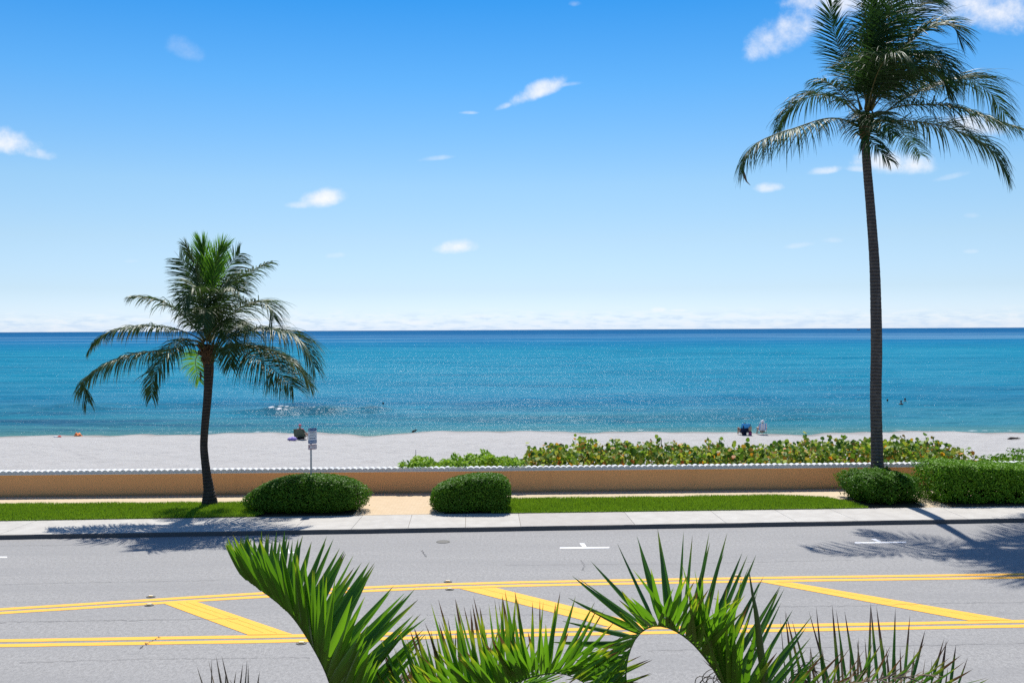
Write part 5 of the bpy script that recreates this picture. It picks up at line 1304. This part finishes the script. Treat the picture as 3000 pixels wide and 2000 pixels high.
driftwood(2971, 1287, .95, 'long flat dark driftwood on the sand at the far right', .02)
for px, y0, y1, yy, lb in ((1218, 1354, 1317, 48, 'thin grey stake in the sand above the low creeper'), (1937, 1303, 1284, 40, 'thin dark stake poking above the sea grape hedge')):
    p0 = P(px, y0, yy); p1 = P(px, y1, yy); p0[2] = float(sand_z(p0[0], yy)) - .05
    b = MB(); b.tube([p0, p0 * .5 + p1 * .5 + [.01, 0, 0], p1], [.022, .020, .018], 7); tag(b.build('stake', M['steel'] if px < 1500 else M['driftwood'], loc=p0), lb, 'stake')

# swimmers, standing in the water up to the shoulders
def standing(depth, arm=.3):
    J = dict(hip=(0, 0, .92), belly=(0, 0, 1.10), chest=(0, 0, 1.30), neck=(0, 0, 1.47), head=(0, .01, 1.60), crown=(0, 0, 1.70))
    for s, q in (('l', -1), ('r', 1)):
        J[s + 'sh'] = (q * .18, 0, 1.38); J[s + 'el'] = (q * (.22 + arm * .3), .04, 1.14); J[s + 'wr'] = (q * (.24 + arm * .6), .18, 1.10); J[s + 'hd'] = (q * (.24 + arm * .7), .25, 1.10)
        J[s + 'hp'] = (q * .10, 0, .90); J[s + 'kn'] = (q * .12, .03, .48); J[s + 'an'] = (q * .12, 0, .08); J[s + 'ft'] = (q * .13, .13, .03)
    return {k: (a, b_, c_ - depth) for k, (a, b_, c_) in J.items()}
def swimmer(px, py, up_px, label, hair='dark_hair', skin='skin_tan'):
    d = ray(px, py); k = (SEA + .05 - CH) / d[2]; w_ = CAM + d * k
    up = up_px * w_[1] / F
    person(label, w_, standing(1.72 - up), skin, hair, None, None, 'navy_fabric')
swimmer(2600, 1176, 7.2, 'dark-haired swimmer alone at left of the three by the tall palm, only the head out')
swimmer(2640, 1181, 8.0, 'dark-haired swimmer in the middle of the group of three, nearest the shore')
swimmer(2651.5, 1174.5, 8.5, 'dark-haired swimmer at the right of the three, farthest out')
swimmer(1122.5, 1185, 6.5, 'lone dark-haired swimmer in the water left of centre')

# small motor boat far out
d = ray(2515, 966.6); k = (SEA - CH) / d[2]; w_ = CAM + d * k
S_ = w_[1] / F * 8.5            # length in metres for 8.5 photo px
boat = thing('motor_boat', w_, 'tiny dark red motor boat far out near the horizon', 'boat')
hv = []
st_ = [(-.5, .16, .16), (-.2, .18, .16), (.15, .16, .18), (.38, .09, .21), (.52, .005, .25)]
for x, wd_, h_ in st_:
    for (yy, zz_) in ((-wd_, h_), (-wd_ * .6, -.05), (wd_ * .6, -.05), (wd_, h_)): hv.append(w_ + np.array([x, yy, zz_]) * S_)
hf = [(i * 4 + k, i * 4 + k + 1, i * 4 + 5 + k, i * 4 + 4 + k) for i in range(4) for k in range(3)] + [(i * 4 + 3, i * 4, i * 4 + 4, i * 4 + 7) for i in range(4)] + [(0, 1, 2, 3)]
mk('hull', hv, hf, M['hull_red'], boat)
b = MB(); b.box(w_ + np.array([.02, 0, .23]) * S_, np.array([.34, .20, .14]) * S_, bev=.02 * S_); b.build('cabin', M['signwhite'], boat)
b = MB(); b.tube([w_ + np.array([-.3, 0, .15]) * S_, w_ + np.array([-.3, 0, .42]) * S_], .012 * S_, 6); b.build('mast', M['hull_red'], boat)

# ================================================================== SKY, CLOUDS, SUN
SUN_EL, SUN_AZ = 58.5, -2.0      # azimuth from +Y towards +X
w = bpy.data.worlds.new('World'); SC.world = w; w.use_nodes = True
nt = w.node_tree; nt.nodes.clear()
class WN(NT):
    def __init__(s, t_): s.t = t_
t = WN(nt)
sky = t.n('TexSky'); sky.sky_type = 'NISHITA'; sky.sun_disc = False
sky.sun_elevation = R_(SUN_EL); sky.sun_rotation = R_(SUN_AZ); sky.altitude = 0; sky.air_density = 1.0; sky.dust_density = 0.3; sky.ozone_density = 2.0
tc = t.n('TexCoord'); sx = t.n('SeparateXYZ'); t.l(tc.outputs['Generated'], sx.inputs[0])
dx, dy, dz = sx.outputs
yy = t.math('MAXIMUM', dy, 0.02)
az = t.math('DIVIDE', dx, yy); el = t.math('DIVIDE', dz, yy)
elev = t.math('MAXIMUM', dz, 0.0)
# deep clear-air colouring of the sky by elevation
grade = t.ramp(elev, [(0.0, (0.46, 0.59, 0.97)), (0.0122, (0.46, 0.575, 0.88)), (0.0384, (0.405, 0.495, 0.695)), (0.087, (0.425, 0.50, 0.60)), (0.139, (0.40, 0.52, 0.60)), (0.186, (0.30, 0.50, 0.635)), (0.232, (0.205, 0.475, 0.66)), (0.3065, (0.085, 0.40, 0.65)), (0.42, (0.11, 0.34, 0.58)), (0.6, (0.30, 0.41, 0.54)), (1.0, (0.55, 0.66, 0.80))])
skyc = t.mix(1.0, sky.outputs[0], grade, 'MULTIPLY')
# clouds: soft lumps at their own bearings
vec = t.n('CombineXYZ'); t.l(az, vec.inputs[0]); t.l(el, vec.inputs[1])
n1 = t.noise(24, 6, 0.62, vec.outputs[0]); n2 = t.noise(80, 5, 0.65, vec.outputs[0])
nz = t.math('ADD', t.math('MULTIPLY', t.math('SUBTRACT', n1, 0.5), 1.8), t.math('MULTIPLY', t.math('SUBTRACT', n2, 0.5), 0.55))
dens = None
# (photo px x, y, half width, half height, tilt, strength)
clouds = [(35, 412, 90, 50, .18, 1.0), (110, 440, 65, 22, .15, .75), (945, 582, 78, 34, -.12, 1.0), (880, 596, 50, 16, 0, .6), (1335, 725, 72, 28, -.05, .95), (1575, 272, 105, 34, -.38, .95), (1480, 312, 34, 14, -.3, .7), (1660, 250, 60, 10, -.1, .45),
          (2620, 490, 135, 46, .05, 1.1), (2520, 505, 60, 14, 0, .6), (2420, 510, 62, 16, -.12, .8), (2250, 558, 52, 20, -.05, .8), (2850, 380, 120, 42, .1, .95), (2310, 110, 130, 80, -.5, .9), (2480, 20, 190, 75, 0, 1.0), (2920, 40, 330, 95, .1, 1.2),
          (1690, 14, 26, 14, 0, .45), (545, 140, 60, 45, .3, .22), (1285, 462, 60, 10, -.1, .35), (2340, 728, 50, 12, -.1, .35), (2440, 714, 35, 12, 0, .3), (2790, 530, 60, 12, -.2, .3), (2850, 645, 30, 12, 0, .28), (2848, 750, 24, 9, 0, .28), (985, 745, 42, 12, -.1, .35), (385, 755, 30, 12, 0, .25), (1375, 330, 30, 7, 0, .5),
          (1930, 912, 28, 10, 0, .65), (1990, 914, 30, 7, 0, .55), (1400, 926, 60, 8, 0, .4), (1210, 942, 60, 10, 0, .4), (1080, 938, 60, 9, 0, .3)]
for (cx_, cy_, rx, ry, tl, st_) in clouds:
    a0 = (cx_ - 1500) / F; e0 = -(cy_ - 966) / F + a0 * math.tan(ROLL)
    ux = t.math('MULTIPLY', t.math('SUBTRACT', az, a0), F / rx)
    uy0 = t.math('SUBTRACT', t.math('SUBTRACT', el, e0), t.math('MULTIPLY', t.math('SUBTRACT', az, a0), -tl))
    uy = t.math('MULTIPLY', uy0, F / ry)
    uyb = t.math('MINIMUM', t.math('MULTIPLY', uy, 1.0), t.math('MULTIPLY', uy, 1.45))     # flatter base
    r2_ = t.math('ADD', t.math('MULTIPLY', ux, ux), t.math('MULTIPLY', uyb, uyb))
    dd_ = t.math('SUBTRACT', 1.0, r2_)
    v1 = t.math('MULTIPLY', t.math('POWER', t.step(t.math('ADD', dd_, t.math('MULTIPLY', nz, 1.5)), -0.15, 1.55), 1.1), min(st_, 1.0) * 0.95)
    dens = v1 if dens is None else t.math('MAXIMUM', dens, v1)
# faint flat cloud bank over the horizon
vb = t.n('CombineXYZ'); t.l(az, vb.inputs[0]); t.l(t.math('MULTIPLY', el, 5.0), vb.inputs[1])
n3 = t.noise(44, 5, 0.6, vb.outputs[0])
bank = t.math('MULTIPLY', t.math('MULTIPLY', t.step(n3, 0.50, 0.62), t.step(el, 0.020, 0.010)), 0.5)
infront = t.step(dy, 0.05, 0.15)
dens = t.math('MULTIPLY', dens, infront, True)
shade = t.mix(n2, (4.3, 4.5, 4.95), (5.4, 5.4, 5.45))
skyc = t.mix(t.math('MULTIPLY', bank, infront), skyc, (2.9, 3.7, 4.75))
puffs = t.math('MULTIPLY', t.math('MULTIPLY', t.step(n3, 0.50, 0.38), t.step(el, 0.026, 0.010)), 0.35)
skyc = t.mix(t.math('MULTIPLY', puffs, infront), skyc, (4.75, 4.85, 5.0))
skyc = t.mix(dens, skyc, shade)
bg = t.n('Background'); bg.inputs['Strength'].default_value = 0.13; t.l(skyc, bg.inputs['Color'])
wo = t.n('OutputWorld'); t.l(bg.outputs[0], wo.inputs['Surface'])

sl = bpy.data.lights.new('sun', 'SUN'); so = bpy.data.objects.new('sun', sl); COL.objects.link(so)
sl.energy = 4.2; sl.angle = R_(0.53); sl.color = (1.0, 0.96, 0.89)
sd = Vector((math.sin(R_(SUN_AZ)) * math.cos(R_(SUN_EL)), math.cos(R_(SUN_AZ)) * math.cos(R_(SUN_EL)), math.sin(R_(SUN_EL))))
so.rotation_mode = 'QUATERNION'; so.rotation_quaternion = sd.to_track_quat('Z', 'Y'); so.location = (0, 0, 40)

SC.view_settings.view_transform = 'Standard'; SC.view_settings.look = 'None'; SC.view_settings.exposure = 0.6; SC.view_settings.gamma = 1.0
SC.cycles.use_denoising = False; SC.cycles.max_bounces = 6; SC.cycles.transparent_max_bounces = 6
SC.cycles.sample_clamp_indirect = 4.0; SC.cycles.sample_clamp_direct = 2.6
